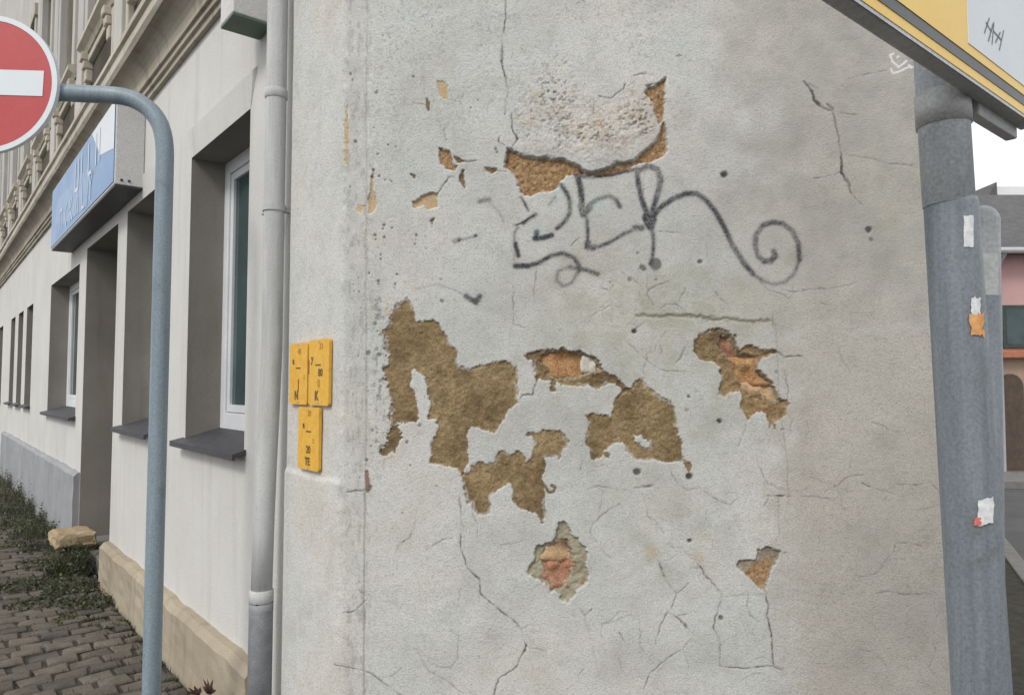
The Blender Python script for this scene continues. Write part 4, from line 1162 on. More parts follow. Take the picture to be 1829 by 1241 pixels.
# ---- street facade with openings
FO = -0.03                                               # the street wall sits 3 cm behind the pilaster
WT, WB = 2.98, 1.265
opens = [(1.11, 2.13, WB, WT, .20), (2.89, 3.90, WB, WT, .20), (4.25, 5.72, .12, 2.95, .32), (6.13, 8.27, WB, 2.86, .20),
         (10.15, 10.95, 1.29, 2.80, .20), (11.45, 12.2, 1.29, 2.80, .20), (12.75, 13.5, 1.29, 2.80, .20), (15.2, 16.2, 1.29, 2.8, .2)]
UPW = []
BAY = 1.95
for i in range(-1, 8):
    uc = 5.15 + BAY * i
    UPW.append((uc - .48, uc + .48, 5.05, 7.15, .22))
ULEN = 20.0
us = sorted({PIL - .02, ULEN} | {a for o_ in opens + UPW for a in o_[:2]})
zs = sorted({-.02, 4.0, 13.0} | {a for o_ in opens + UPW for a in o_[2:4]})
for part_nm, zr, mat in (('street_wall', (-.02, 4.0), M['facade']), ('upper_wall', (4.0, 13.0), M['upper'])):
    vs_, fs_ = [], []
    zz = [z for z in zs if zr[0] <= z <= zr[1]]
    for a0, a1 in zip(us[:-1], us[1:]):
        for b0, b1 in zip(zz[:-1], zz[1:]):
            cu, cz = (a0 + a1) / 2, (b0 + b1) / 2
            if any(o_[0] < cu < o_[1] and o_[2] < cz < o_[3] for o_ in opens + UPW):
                continue
            k = len(vs_)
            vs_ += [fac(a1, b0, FO), fac(a0, b0, FO), fac(a0, b1, FO), fac(a1, b1, FO)]
            fs_.append((k, k + 1, k + 2, k + 3))
    mesh_obj(part_nm, vs_, fs_, mat, bld)


def reveal(u0, u1, z0, z1, rd, mat, parent, splay=0.0, floor=True):
    vs_, fs_ = [], []
    zt = z1 + splay

    def q4(*p):
        k = len(vs_)
        vs_.extend(p)
        fs_.append((k, k + 1, k + 2, k + 3))
    i = FO - rd - .05
    q4(fac(u1, z0, FO), fac(u1, z1, FO), fac(u1, z1, i), fac(u1, z0, i))
    q4(fac(u0, z0, i), fac(u0, z1, i), fac(u0, z1, FO), fac(u0, z0, FO))
    q4(fac(u0, z1, FO), fac(u0, z1, i), fac(u1, z1, i), fac(u1, z1, FO))
    if floor:
        q4(fac(u0, z0, FO), fac(u1, z0, FO), fac(u1, z0, i), fac(u0, z0, i))
    return mesh_obj('reveal', vs_, fs_, mat, parent)


def part_empty(name, parent, loc, label=None):
    o = bpy.data.objects.new(name, None)
    o.location = Vector(loc) - Vector(parent.location)
    o.empty_display_size = .1
    C.objects.link(o)
    o.parent = parent
    if label:
        o['label'] = label
    return o


def window_part(u0, u1, z0, z1, rd, fr_mat, gl_mat, cols=1, sill=True, rev=None, fw_=.075, upper=False):
    """a window is a part of the building; its frame is the mesh, reveal, pane and sill its sub-parts"""
    if sill:
        z0 += .075
    bm = bmesh.new()
    fo = FO - rd
    t0, t1 = fo - .06, fo
    e = .012
    frame_box(bm, K, D, -N, UPV, (u0 - e, t0, z0 - e), (u0 + fw_, t1, z1 + e), .006)
    frame_box(bm, K, D, -N, UPV, (u1 - fw_, t0, z0 - e), (u1 + e, t1, z1 + e), .006)
    frame_box(bm, K, D, -N, UPV, (u0 + fw_, t0 + .002, z1 - fw_), (u1 - fw_, t1 - .002, z1 + e), .006)
    frame_box(bm, K, D, -N, UPV, (u0 + fw_, t0 + .002, z0 - e), (u1 - fw_, t1 - .002, z0 + fw_ * 1.3), .006)
    for c_ in range(1, cols):
        um = u0 + (u1 - u0) * c_ / cols
        frame_box(bm, K, D, -N, UPV, (um - .05, t0 + .004, z0 + fw_), (um + .05, t1 - .004, z1 - fw_), .006)
    w = bm_obj('window', bm, fr_mat, bld)
    vs_ = [fac(u0, z0, fo - .03), fac(u1, z0, fo - .03), fac(u1, z1, fo - .03), fac(u0, z1, fo - .03)]
    mesh_obj('pane', vs_, [(1, 0, 3, 2)], gl_mat, w)
    reveal(u0, u1, z0 - (.075 if sill else 0), z1, rd, rev or M['reveal'], w, floor=not sill)
    # inner sash
    bm = bmesh.new()
    for c_ in range(cols):
        a0 = u0 + (u1 - u0) * c_ / cols + fw_ * (1 if c_ == 0 else .7) + .004
        a1 = u0 + (u1 - u0) * (c_ + 1) / cols - fw_ * (1 if c_ == cols - 1 else .7) - .004
        b0, b1 = z0 + fw_ * 1.3 + .004, z1 - fw_ - .004
        sw = .045
        for lo, hi in (((a0, b0), (a0 + sw, b1)), ((a1 - sw, b0), (a1, b1)), ((a0 + sw, b0), (a1 - sw, b0 + sw)), ((a0 + sw, b1 - sw), (a1 - sw, b1))):
            frame_box(bm, K, D, -N, UPV, (lo[0], t0 + .01, lo[1]), (hi[0], t1 - .012, hi[1]), .004)
    bm_obj('sash', bm, fr_mat, w)
    if sill:
        bm = bmesh.new()
        pr = [(fo + .002, z0 + .004), (FO + .070, z0 - .068), (FO + .070, z0 - .098), (FO + .055, z0 - .098), (FO + .055, z0 - .080), (fo + .002, z0 - .03)]
        a0, a1 = u0 - .04, u1 + .07
        ra = [bm.verts.new(tuple(fac(a0, z_, o_))) for o_, z_ in pr]
        rb = [bm.verts.new(tuple(fac(a1, z_, o_))) for o_, z_ in pr]
        # narrow the back part to the opening
        for r_, u_ in ((ra, u0 + .003), (rb, u1 - .003)):
            for ii in (0, 5):
                o_, z_ = pr[ii]
                r_[ii].co = Vector(fac(u_, z_, o_))
        m_ = len(pr)
        for ii in range(m_):
            bm.faces.new((ra[ii], ra[(ii + 1) % m_], rb[(ii + 1) % m_], rb[ii]))
        bm.faces.new(list(reversed(ra)))
        bm.faces.new(rb)
        bm_obj('sill', bm, M['sill'], w)
    return w


window_part(*opens[0], M['white_frame'], M['glass'])
window_part(*opens[1], M['white_frame'], M['glass'])
window_part(*opens[3], M['white_frame'], M['glass'], 2)
for o_ in opens[4:]:
    window_part(*o_, M['dark_frame'], M['glass'])
# recessed splayed heads over the two near windows
for u0, u1, z0, z1, rd in opens[:2]:
    vs_ = [fac(u0 - .07, z1 + .17, FO + .016), fac(u1 + .05, z1 + .17, FO + .016), fac(u1, z1 - .001, FO + .001), fac(u0, z1 - .001, FO + .001),
           fac(u0 - .09, z1 + .185, FO + .001), fac(u1 + .07, z1 + .185, FO + .001)]
    mesh_obj('window_head', vs_, [(1, 0, 3, 2), (0, 1, 5, 4), (0, 4, 3), (1, 2, 5)], M['facade'], bld)
# entrance door
u0, u1, z0, z1, rd = opens[2]
dr = fac_box('door', u0, u1, z0, z1 - .45, FO - rd - .05, FO - rd, M['door'], bld)
reveal(u0, u1, z0, z1, rd, M['reveal'], dr)
for b0, b1 in ((.35, 1.05), (1.2, 2.3)):
    for a0, a1 in ((u0 + .12, (u0 + u1) / 2 - .08), ((u0 + u1) / 2 + .08, u1 - .12)):
        fac_box('panel', a0, a1, b0, b1, FO - rd, FO - rd + .018, M['door'], dr, .006)
fac_box('handle', u0 + .60, u0 + .64, 1.1, 1.3, FO - rd, FO - rd + .05, M['galv'], dr, .008)
mesh_obj('fanlight', [fac(u0, z1 - .45, FO - rd - .01), fac(u1, z1 - .45, FO - rd - .01), fac(u1, z1, FO - rd - .01), fac(u0, z1, FO - rd - .01)], [(1, 0, 3, 2)], M['glass'], dr)
fac_box('doorstep', u0 - .004, u1 + .004, -.02, .127, FO - rd - .1, FO + .01, M['concrete'], bld, .01)

# ---- plinth
def plinth(u0, u1, zt, o1, mat, seed):
    nu, rows = max(8, int((u1 - u0) / .05)), 9
    vs_, fs_ = [], []
    for i in range(nu + 1):
        uu = u0 + (u1 - u0) * i / nu
        top = zt + .018 * float(fbm(np.array(uu * 5.), np.array(seed * 1.), 3, seed))
        pr = [(-.02, o1 + .006)] + [(top * k_ / 6, o1 + .012 * float(vnoise(np.array(uu * 9.), np.array(k_ * 1.7), seed)) - (.004 * k_ / 6)) for k_ in range(1, 7)] + [(top + .035, o1 - .035), (top + .04, FO - .01), (-.02, FO - .01)]
        for z_, o_ in pr:
            vs_.append(fac(uu, z_, o_))
    m_ = 10
    for i in range(nu):
        for k_ in range(m_ - 1):
            p = i * m_ + k_
            fs_.append((p, p + 1, p + m_ + 1, p + m_))
    for st in (0, nu * m_):
        fs_.append(tuple(range(st, st + m_)))
    return mesh_obj('plinth', vs_, fs_, mat, bld, False)


plinth(.84, 4.24, .30, .045, M['plinth'], 3)['label'] = 'dirty beige plinth under the near windows'
plinth(5.73, 14.0, .72, .03, M['plinth_grey'], 5)['label'] = 'grey plinth beyond the entrance'

# ---- cornice between the storeys, bays of the upper storey
prof_c = [(FO, 3.66), (.0, 3.66), (.0, 3.695), (.018, 3.70), (.018, 3.735), (.036, 3.74), (.036, 3.775)]
for k_ in range(7):
    t = k_ / 6 * math.pi / 2
    prof_c.append((.036 + .115 * (1 - math.cos(t)), 3.775 + .14 * math.sin(t)))
prof_l = [(.150, 3.905), (.168, 3.93), (.168, 4.0), (.19, 4.01), (.19, 4.05), (.06, 4.10), (.06, 4.14), (.03, 4.15), (.03, 4.19), (FO, 4.20)]


def extrude_profile(name, pr, u0, u1, mat, parent, sect=24):
    vs_, fs_ = [], []
    m_ = len(pr)
    for i in range(sect + 1):
        uu = u0 + (u1 - u0) * i / sect
        for o_, z_ in pr:
            vs_.append(fac(uu, z_ + random.uniform(-.002, .002), o_ + random.uniform(-.002, .002)))
    for i in range(sect):
        for k_ in range(m_ - 1):
            p = i * m_ + k_
            fs_.append((p, p + m_, p + m_ + 1, p + 1))
    fs_.append(tuple(range(m_)))
    fs_.append(tuple(range(sect * m_, sect * m_ + m_)))
    return mesh_obj(name, vs_, fs_, mat, parent)


cornice = extrude_profile('cornice', prof_c, PIL, ULEN, M['stucco'], bld, 60)
extrude_profile('cornice_lip', prof_l, PIL, ULEN, M['stucco_lip'], cornice, 60)

for i, o_ in enumerate(UPW):
    u0, u1, z0, z1, rd = o_
    w = window_part(u0, u1, z0, z1, rd, M['dark_frame'] if i != 5 else M['white_frame'], M['glass_teal'] if i in (5, 6) else M['glass'], 1, False, M['stucco'])
    # moulded sill, pilasters and lintel
    s_ = extrude_profile('window_sill', [(FO, 4.90), (.03, 4.90), (.05, 4.94), (.10, 4.97), (.10, 5.02), (.02, 5.045), (FO, 5.045)], u0 - .22, u1 + .22, M['stucco_lip'], w, 2)
    for a0, a1 in ((u0 - .16, u0 - .02), (u1 + .02, u1 + .16)):
        fac_box('window_surround', a0, a1, 5.05, 7.15, FO, .045, M['upper'], w, .008)
    fac_box('window_surround', u0 - .20, u1 + .20, 7.17, 7.36, FO, .07, M['stucco_lip'], w, .012)
    for a0 in (u0 - .15, u1 + .03):
        bm = bmesh.new()
        for k_, (zz0, zz1, oo) in enumerate(((4.82, 4.90, .085), (4.74, 4.82, .065), (4.62, 4.74, .04))):
            frame_box(bm, K, D, -N, UPV, (a0 + .005 * k_, FO, zz0), (a0 + .12 - .005 * k_, oo, zz1), .012)
        bm_obj('sill_bracket', bm, M['stucco_lip'], w)
    # apron: raised frame round a dark sunk field
    bm = bmesh.new()
    a0, a1, b0, b1, fw_ = u0 - .24, u1 + .24, 4.34, 4.88, .07
    for lo, hi in (((a0, b0), (a0 + fw_, b1)), ((a1 - fw_, b0), (a1, b1)), ((a0 + fw_, b0), (a1 - fw_, b0 + fw_)), ((a0 + fw_, b1 - fw_), (a1 - fw_, b1))):
        frame_box(bm, K, D, -N, UPV, (lo[0], FO - .02, lo[1]), (hi[0], .022, hi[1]), .010)
    bm_obj('apron_frame', bm, M['stucco_lip'], w)
    fac_box('apron_field', a0 + fw_, a1 - fw_, b0 + fw_, b1 - fw_, FO - .01, FO + .006, M['apron'], w)
    fac_box('apron_bead', a0 + .06, a1 - .06, 4.25, 4.33, FO, .03, M['apron'], w, .01)
# pilasters between the bays
for i in range(-1, 8):
    uc = 5.15 + BAY * i + BAY / 2
    pl_ = fac_box('pilaster', uc - .16, uc + .16, 4.205, 7.6, FO, .035, M['upper'], bld, .008)

# ---- downpipe
pipe = bpy.data.objects.new('downpipe', None)
uP = .572
oP = .045
pr_ = .043
bm = bmesh.new()
tube(bm, [fac(uP, 12.9, oP), fac(uP, 1.75, oP), fac(uP + .003, 1.5, oP + .006), fac(uP + .008, 1.25, oP + .013), fac(uP + .014, 1.0, oP + .017), fac(uP + .018, .70, oP + .020)], pr_, 28)
dp = bm_obj('downpipe', bm, M['pipe'], bld, True)
bm = bmesh.new()
tube(bm, [fac(uP + .018, .70, oP + .020), fac(uP + .018, .662, oP + .020), fac(uP + .018, .655, oP + .020), fac(uP + .02, -.02, oP + .020)], [.0495, .0495, .0485, .0485], 28)
bm_obj('standpipe', bm, M['pipe_dark'], dp, True)
for z_, rr_, hh in ((2.86, .0475, .035), (.72, .0495, .05)):
    bm = bmesh.new()
    oo = oP + (.020 if z_ < 1 else 0)
    uu = uP + (.018 if z_ < 1 else 0)
    tube(bm, [fac(uu, z_ - hh / 2 - .004, oo), fac(uu, z_ - hh / 2, oo), fac(uu, z_ + hh / 2, oo), fac(uu, z_ + hh / 2 + .004, oo)], [pr_, rr_, rr_, pr_], 28)
    bm_obj('pipe_collar', bm, M['pipe'], dp, True)
zb_ = fac_uz(495, 370, oP)[1]
bm = bmesh.new()
tube(bm, [fac(uP, zb_ - .014, oP), fac(uP, zb_ + .014, oP)], .0485, 28)
frame_box(bm, K, D, -N, UPV, (uP + .042, oP - .012, zb_ - .013), (uP + .105, oP + .02, zb_ + .013), .004)
frame_box(bm, K, D, -N, UPV, (uP - .012, FO - .02, zb_ - .012), (uP + .012, oP, zb_ + .012), .002)
bm_obj('pipe_clamp', bm, M['pipe'], dp)

# ------------------------------------------------------------------ things fixed to the street facade
# three small yellow utility plates
def plate(px0, px1, py0, py1, label, marks):
    (ua, za), (ub, zb) = fac_uz(px0, (py0 + py1) / 2, .012), fac_uz(px1, (py0 + py1) / 2, .012)
    pc = (px0 + px1) / 2
    zt, zb2 = fac_uz(pc, py0, .012)[1], fac_uz(pc, py1, .012)[1]
    u_hi, u_lo = max(ua, ub), min(ua, ub)
    cu, cz = (u_hi + u_lo) / 2, (zt + zb2) / 2
    w, h = u_hi - u_lo, zt - zb2
    t = thing('utility_plate', label, 'sign', tuple(fac(cu, cz, .004)), 'yellow utility plates on the corner')
    bm = bmesh.new()
    frame_box(bm, K, D, -N, UPV, (u_lo, .004, zb2), (u_hi, .016, zt), .0)
    es = [e for e in bm.edges if abs((e.verts[0].co - e.verts[1].co).dot(Vector(N))) > .005]
    bmesh.ops.bevel(bm, geom=es, offset=.013, segments=4, affect='EDGES', profile=.5)
    bm_obj('plate', bm, M['plate'], t)
    for body, fx, fz, size, pale, bold in marks:
        text_part('lettering', body, size * h * 1.3, fac(u_hi - fx * w, zt - fz * h, .0168), -D, UPV, M['ink_pale'] if pale else M['ink'], t, .0005, bold + .0006)
    for fz in (.035, .965):
        bm = bmesh.new()
        c = fac(cu, zt - fz * h, .016)
        tube(bm, [c, c - N * .002], .005, 10)
        bm_obj('screw', bm, M['alu'], t)
    return t


plate(519, 550.5, 613, 722, 'upper yellow utility plate nearest the downpipe with J and N printed', [('40', .55, .14, .10, True, 0), ('a', .22, .29, .12, False, .0006), ('—', .5, .40, .13, False, .0008), ('J', .52, .68, .17, False, .0006), ('N', .42, .86, .15, False, .0014), ('::', .84, .55, .10, True, 0)])
plate(553, 589, 606, 724, 'upper yellow utility plate on the right of its pair, with K printed at the bottom', [('33', .62, .11, .10, True, 0), ('y', .18, .29, .13, False, .0004), ('—', .48, .38, .13, False, .0008), ('80', .6, .51, .12, False, .0004), ('0', .52, .67, .13, True, .0004), ('K', .42, .86, .15, False, .0012), ('|', .02, .40, .18, False, 0)])
plate(534, 571, 727, 839, 'single yellow utility plate below the pair, with TE printed at the bottom', [('20', .55, .10, .10, True, 0), ('a', .28, .29, .12, False, .0004), ('—', .52, .38, .13, False, .0008), (':::', .75, .52, .09, True, 0), ('20', .52, .68, .13, False, .0002), ('TE', .48, .87, .13, False, .0010)])

# blue lightbox over the entrance
bo0, bo1 = FO + .002, .165
bu0, bu1, bz0, bz1 = 3.36, 6.68, 3.045, 3.70
lb = thing('shop_lightbox', 'blue and white lightbox sign over the entrance', 'shop sign', tuple(fac((bu0 + bu1) / 2, bz0, 0)))
fac_box('casing', bu0, bu1, bz0 + .012, bz1, bo0, bo1, M['box_side'], lb, .006)
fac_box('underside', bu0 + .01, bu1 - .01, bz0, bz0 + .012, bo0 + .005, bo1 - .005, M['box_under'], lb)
fac_box('front_panel', bu0 + .02, bu1 - .02, bz0 + .03, bz1 - .02, bo1, bo1 + .006, M['blue'], lb, .002)
fo = bo1 + .006
mesh_obj('white_field', [fac(bu0 + .02, 3.32, fo + .0015), fac(bu0 + .02, 3.68, fo + .0015), fac(bu0 + .95, 3.68, fo + .0015), fac(bu0 + .55, 3.40, fo + .0015)], [(0, 3, 2, 1)], M['box_white'], lb)
mesh_obj('pale_field', [fac(bu0 + 1.1, 3.10, fo + .0015), fac(bu0 + 1.0, 3.42, fo + .0015), fac(bu1 - .5, 3.52, fo + .0015), fac(bu1 - .25, 3.30, fo + .0015), fac(bu1 - 1.0, 3.16, fo + .0015)], [(0, 1, 2, 3, 4)], M['blue_pale'], lb)


def box_letter(segs, u, z, s, mat, w=.032):
    bm = bmesh.new()
    for x0, y0, x1, y1 in segs:
        a, b = np.array([u - x0 * s * 1.1, z + y0 * s]), np.array([u - x1 * s * 1.1, z + y1 * s])
        d = (b - a)
        L = float(np.hypot(*d)) or 1
        d = d / L
        p = np.array([-d[1], d[0]]) * w / 2
        q_ = [a + p, b + p, b - p, a - p]
        vv = [bm.verts.new(tuple(fac(c[0], c[1], fo + .004))) for c in q_]
        bm.faces.new(vv)
    return bm_obj('letter', bm, mat, lb)


for kx, sg in enumerate(([(0, 1, 0, 0), (0, 0, .6, 0), (.6, 0, .6, 1)], [(0, 0, 0, 1)], [(0, 1, 0, 0), (0, 0, .5, 0)], [(0, 1, 0, 0), (.5, 0, .5, 1)])):
    box_letter(sg, bu0 + 1.75 - .34 * kx, 3.36, .27, M['box_white'], .034)
for kx, sg in enumerate(([(0, 0, 0, 1), (0, 1, .6, 1), (.6, 1, .6, 0)], [(.5, 1, 0, .5), (0, .5, .5, 0)], [(0, 0, 0, 1), (.6, 1, 0, .5), (0, .5, .6, 0)], [(0, 0, .3, 1), (.3, 1, .6, 0)], [(0, 0, 0, 1), (0, 0, .5, 0)], [(0, 1, .3, .5), (.6, 1, .3, .5), (.3, .5, .3, 0)])):
    box_letter(sg, bu1 - .65 - .33 * kx, 3.13, .22, M['blue_letter'], .028)
for oo in (.07, .12):
    bm = bmesh.new()
    c = fac(bu0, 3.09, oo)
    tube(bm, [c, c - D * .006], .010, 10)
    bm_obj('rivet', bm, M['box_under'], lb)

# small box high on the wall above the near window
sb = thing('wall_box', 'small grey box with green underside high on the wall above the nearest window', 'wall box', tuple(fac(.9, 3.28, 0)))
fac_box('casing', .82, 1.0, 3.295, 3.56, FO + .001, .158, M['box_side'], sb, .006)
fac_box('underside', .822, .998, 3.285, 3.295, FO + .003, .156, M['green_dark'], sb)
fac_box('rain_lip', .812, 1.008, 3.56, 3.575, FO + .001, .17, M['box_side'], sb, .003)

# ------------------------------------------------------------------ no entry sign on a bent pole
YS = 3.1
ne = thing('no_entry_sign', 'round red no entry sign with white bar on a bent grey pole', 'road sign', (float(on_front(293, 700, YS)[0]), YS, 0))
pathpx = [(112, 166), (150, 168), (190, 170), (220, 173), (245, 181), (267, 196), (283, 217), (291, 240), (294, 265), (294, 300)]
pts = [on_front(x, y, YS) for x, y in pathpx]
xb = float(pts[-1][0])
pts = [on_front(20, 164, YS), on_front(70, 165, YS)] + pts
pts += [np.array([xb, YS, z_]) for z_ in (2.2, 1.4, .6, -.02)]
bm = bmesh.new()
# smooth the bend
sm = []
for i in range(len(pts) - 1):
    p0, p1, p2, p3 = pts[max(i - 1, 0)], pts[i], pts[i + 1], pts[min(i + 2, len(pts) - 1)]
    for t in (0, .25, .5, .75):
        sm.append(.5 * ((2 * p1) + (-p0 + p2) * t + (2 * p0 - 5 * p1 + 4 * p2 - p3) * t * t + (-p0 + 3 * p1 - 3 * p2 + p3) * t ** 3) if 1 <= i < 12 else p1 + (p2 - p1) * t)
sm.append(pts[-1])
tube(bm, sm, .0365, 28)
bm_obj('pole', bm, M['galv'], ne, True)
bm = bmesh.new()
tube(bm, [(xb, YS, -.02), (xb, YS, .02), (xb, YS, .05)], [.07, .07, .04], 20)
bm_obj('pole_foot', bm, M['galv'], ne, True)
sc_ = on_front(-6, 160, YS)
R = .300
ys = YS - .055


def disc_ring(bm, r0, r1, y, th, seg=72):
    rings = []
    for r_, yy in ((r1, y), (r1, y + th), (r0, y + th), (r0, y)):
        rings.append([bm.verts.new((sc_[0] + r_ * math.cos(2 * math.pi * k_ / seg), yy, sc_[2] + r_ * math.sin(2 * math.pi * k_ / seg))) for k_ in range(seg)])
    for a in range(4):
        b = (a + 1) % 4
        for k_ in range(seg):
            bm.faces.new((rings[a][k_], rings[a][(k_ + 1) % seg], rings[b][(k_ + 1) % seg], rings[b][k_]))


def disc(bm, r_, y, th, seg=72):
    f_ = [bm.verts.new((sc_[0] + r_ * math.cos(2 * math.pi * k_ / seg), y, sc_[2] + r_ * math.sin(2 * math.pi * k_ / seg))) for k_ in range(seg)]
    b_ = [bm.verts.new((v_.co.x, y + th, v_.co.z)) for v_ in f_]
    bm.faces.new(f_)
    bm.faces.new(list(reversed(b_)))
    for k_ in range(seg):
        bm.faces.new((f_[k_], b_[k_], b_[(k_ + 1) % seg], f_[(k_ + 1) % seg]))


bm = bmesh.new()
disc(bm, R * .985, ys + .002, .012)
dsc = bm_obj('disc', bm, M['sign_back'], ne)
bm = bmesh.new()
disc(bm, R * .925, ys - .002, .003)
bm_obj('red_field', bm, M['red'], dsc)
bm = bmesh.new()
disc_ring(bm, R * .925, R, ys - .004, .022)
bm_obj('white_rim', bm, M['sign_white'], dsc)
bm = bmesh.new()
bw, bh = R * .80, .055
frame_box(bm, np.array([sc_[0], ys - .0045, sc_[2]]), np.array([math.cos(.03), 0, -math.sin(.03)]), np.array([0, 1., 0]), np.array([math.sin(.03), 0, math.cos(.03)]), (-bw, 0, -bh + .008), (bw, .003, bh + .008), 0)
bm_obj('white_bar', bm, M['sign_white'], dsc)
for dx in (-.12, .12):
    bm = bmesh.new()
    frame_box(bm, np.array([sc_[0] + dx, YS, sc_[2]]), np.array([1., 0, 0]), np.array([0, 1., 0]), UPV, (-.02, -.043, -.06), (.02, .045, .06), .006)
    bm_obj('clamp', bm, M['galv'], ne)

# ------------------------------------------------------------------ yellow direction sign on a thick post
YP = 1.45
top_c = on_front(1690, 235, YP)
mid_c = on_front(1697, 400, YP)
low_c = on_front(1750, 1190, YP)
axis = top_c - low_c
axis = axis / axis[2]
foot = low_c - axis * low_c[2]
ds_ = thing('direction_sign', 'yellow direction sign with dark border on a thick grey stickered post', 'road sign', tuple(foot))
z_step = on_front(1697, 358, YP)[2]
zt_ = on_front(1690, 150, YP)[2]
bm = bmesh.new()
rA = .0485
tube(bm, [foot - axis * .02, foot + axis * .02, foot + axis * (z_step - .012), foot + axis * z_step], [.0545, .0545, rA, rA - .003], 40)
post = bm_obj('post', bm, M['post'], ds_, True)
bm = bmesh.new()
shift = np.array([-.004, 0, 0])
tube(bm, [foot + axis * (z_step - .01) + shift, foot + axis * (zt_ + .75) + shift], .0468, 40)
bm_obj('post_sleeve', bm, M['post_light'], ds_, True)
bm = bmesh.new()
zc0, zc1 = on_front(1690, 226, YP)[2], on_front(1690, 168, YP)[2]
tube(bm, [foot + axis * zc0 + shift, foot + axis * zc1 + shift], .0505, 40)
clampc = foot + axis * ((zc0 + zc1) / 2) + shift
bm_obj('post_clamp', bm, M['alu'], ds_, True)
# sign panel, square to the street facade
zs_ = 2.17
pc = foot + axis * zs_
pc[2] = 0
back = pc + D * (0.530 - float(pc @ D))                                     # back face line through here along N
TH = .031


def sgn(t, h, o=0.0):
    """t along the panel (into the street corner), h above its lower edge, o out of its face"""
    return back + N * t - D * (TH + o) + UPV * (zs_ + h)


T0, T1, HH = -1.35, .30, .62
bm = bmesh.new()
frame_box(bm, back + UPV * zs_, N, -D, UPV, (T0, 0, 0), (T1, TH, HH), .004)
bm_obj('panel_box', bm, M['alu'], ds_)
def panel(name, t0, t1, h0, h1, o, mat, th=.0012):
    bm = bmesh.new()
    frame_box(bm, back + UPV * zs_, N, -D, UPV, (t0, TH + o, h0), (t1, TH + o + th, h1))
    return bm_obj(name, bm, mat, ds_)
panel('edge_rim', T0 + .001, T1 - .001, .001, HH - .001, 0, M['alu_light'])
panel('yellow_margin', T0 + .006, T1 - .006, .008, HH - .006, .0012, M['yellow'])
panel('border_line', T0 + .026, T1 - .026, .026, HH - .026, .0024, M['sign_black'])
panel('yellow_field', T0 + .047, T1 - .047, .047, HH - .047, .0036, M['yellow'])
d_ = ray(1724, 142)
tw = float((CAM + d_ * ((zs_ - EYE) / d_[2]) - back) @ N)
panel('white_field', tw, T1 - .055, .066, HH - .10, .0048, M['sign_white'])  # sky glare on the yellow face, painted as a white panel
bm = bmesh.new()
for a, b in (((-.02, .11), (.01, .15)), ((.0, .10), (.03, .145)), ((.02, .10), (.035, .15)), ((.04, .11), (.07, .14)), ((.03, .13), (.075, .125)), ((-.01, .135), (.02, .125)), ((.06, .10), (.09, .15))):
    a, b = np.array(a), np.array(b)
    d = (b - a) / np.hypot(*(b - a))
    p = np.array([-d[1], d[0]]) * .0018
    bm.faces.new([bm.verts.new(tuple(sgn(c[0], c[1], .0068))) for c in (a + p, b + p, b - p, a - p)])
bm_obj('lettering', bm, M['sign_black'], ds_)
# rail and bracket behind the panel at the post
bm = bmesh.new()
frame_box(bm, back + UPV * zs_, N, -D, UPV, (.045, -.020, -.026), (T1 - .03, .004, .03), .004)
bm_obj('rail', bm, M['alu'], ds_)
bm = bmesh.new()
frame_box(bm, back + UPV * (zs_ + .45), N, -D, UPV, (-.25, -.022, -.02), (T1 - .03, .002, .02), .004)
bm_obj('rail', bm, M['alu'], ds_)


def sticker(axp, rad, Y, px0, px1, py0, py1, mat, label, ragged=0.0, name='sticker', lift=.0009, tilt=0.0):
    """a sheet wrapped on the post's round face"""
    nx_, ny_ = 8, 6
    vs_, fs_ = [], []
    rs = np.random.default_rng(int(px0 + py0))
    for j in range(ny_ + 1):
        for i in range(nx_ + 1):
            xx = px0 + (px1 - px0) * i / nx_ + (rs.normal() * ragged if i in (0, nx_) else 0)
            yy = py0 + (py1 - py0) * j / ny_ + (rs.normal() * ragged if j in (0, ny_) else 0) + tilt * (i / nx_ - .5)
            d = ray(xx, yy)
            # meet the leaning cylinder: iterate on the axis point at that height
            f_, a_ = axp
            t = Y
            for _ in range(12):
                p = CAM + d * t
                c = f_ + a_ * p[2]
                dxy = d[:2]
                A_ = dxy @ dxy
                B_ = 2 * dxy @ (CAM[:2] - c[:2])
                C_ = (CAM[:2] - c[:2]) @ (CAM[:2] - c[:2]) - (rad + lift) ** 2
                disc_ = B_ * B_ - 4 * A_ * C_
                t = (-B_ - math.sqrt(max(disc_, 0))) / (2 * A_)
            p = CAM + d * t
            if disc_ < 0:
                c = f_ + a_ * p[2]
                v_ = p[:2] - c[:2]
                v_ = v_ / np.linalg.norm(v_) * (rad + lift)
                p = np.array([c[0] + v_[0], c[1] + v_[1], p[2]])
            vs_.append(p)
    for j in range(ny_):
        for i in range(nx_):
            k_ = j * (nx_ + 1) + i
            fs_.append((k_, k_ + nx_ + 1, k_ + nx_ + 2, k_ + 1))
    o = mesh_obj(name, vs_, fs_, mat, post, True)
    o['label'] = label
    return o


axA = (foot, axis)
rS = rA + .003
sticker(axA, rA + .001, 1.4, 1722, 1739, 385, 441, M['sticker_white'], 'narrow white sticker near the top of the post', .6)
sticker(axA, rA + .0018, 1.4, 1735, 1752, 532, 566, M['sticker_white'], 'torn white upper half of the orange sticker', 1.6, lift=.0008)
sticker(axA, rA + .002, 1.4, 1733, 1757, 560, 598, M['sticker_orange'], 'torn orange sticker halfway down the post', 2.0, lift=.0016)
sticker(axA, rA + .0045, 1.4, 1747, 1775, 890, 936, M['sticker_white'], 'square white sticker low on the post', 1.0, tilt=-8)
sticker(axA, rA + .0045, 1.4, 1739, 1752, 925, 938, M['sticker_red'], 'red torn corner beside the white sticker', 2.0, lift=.0018)

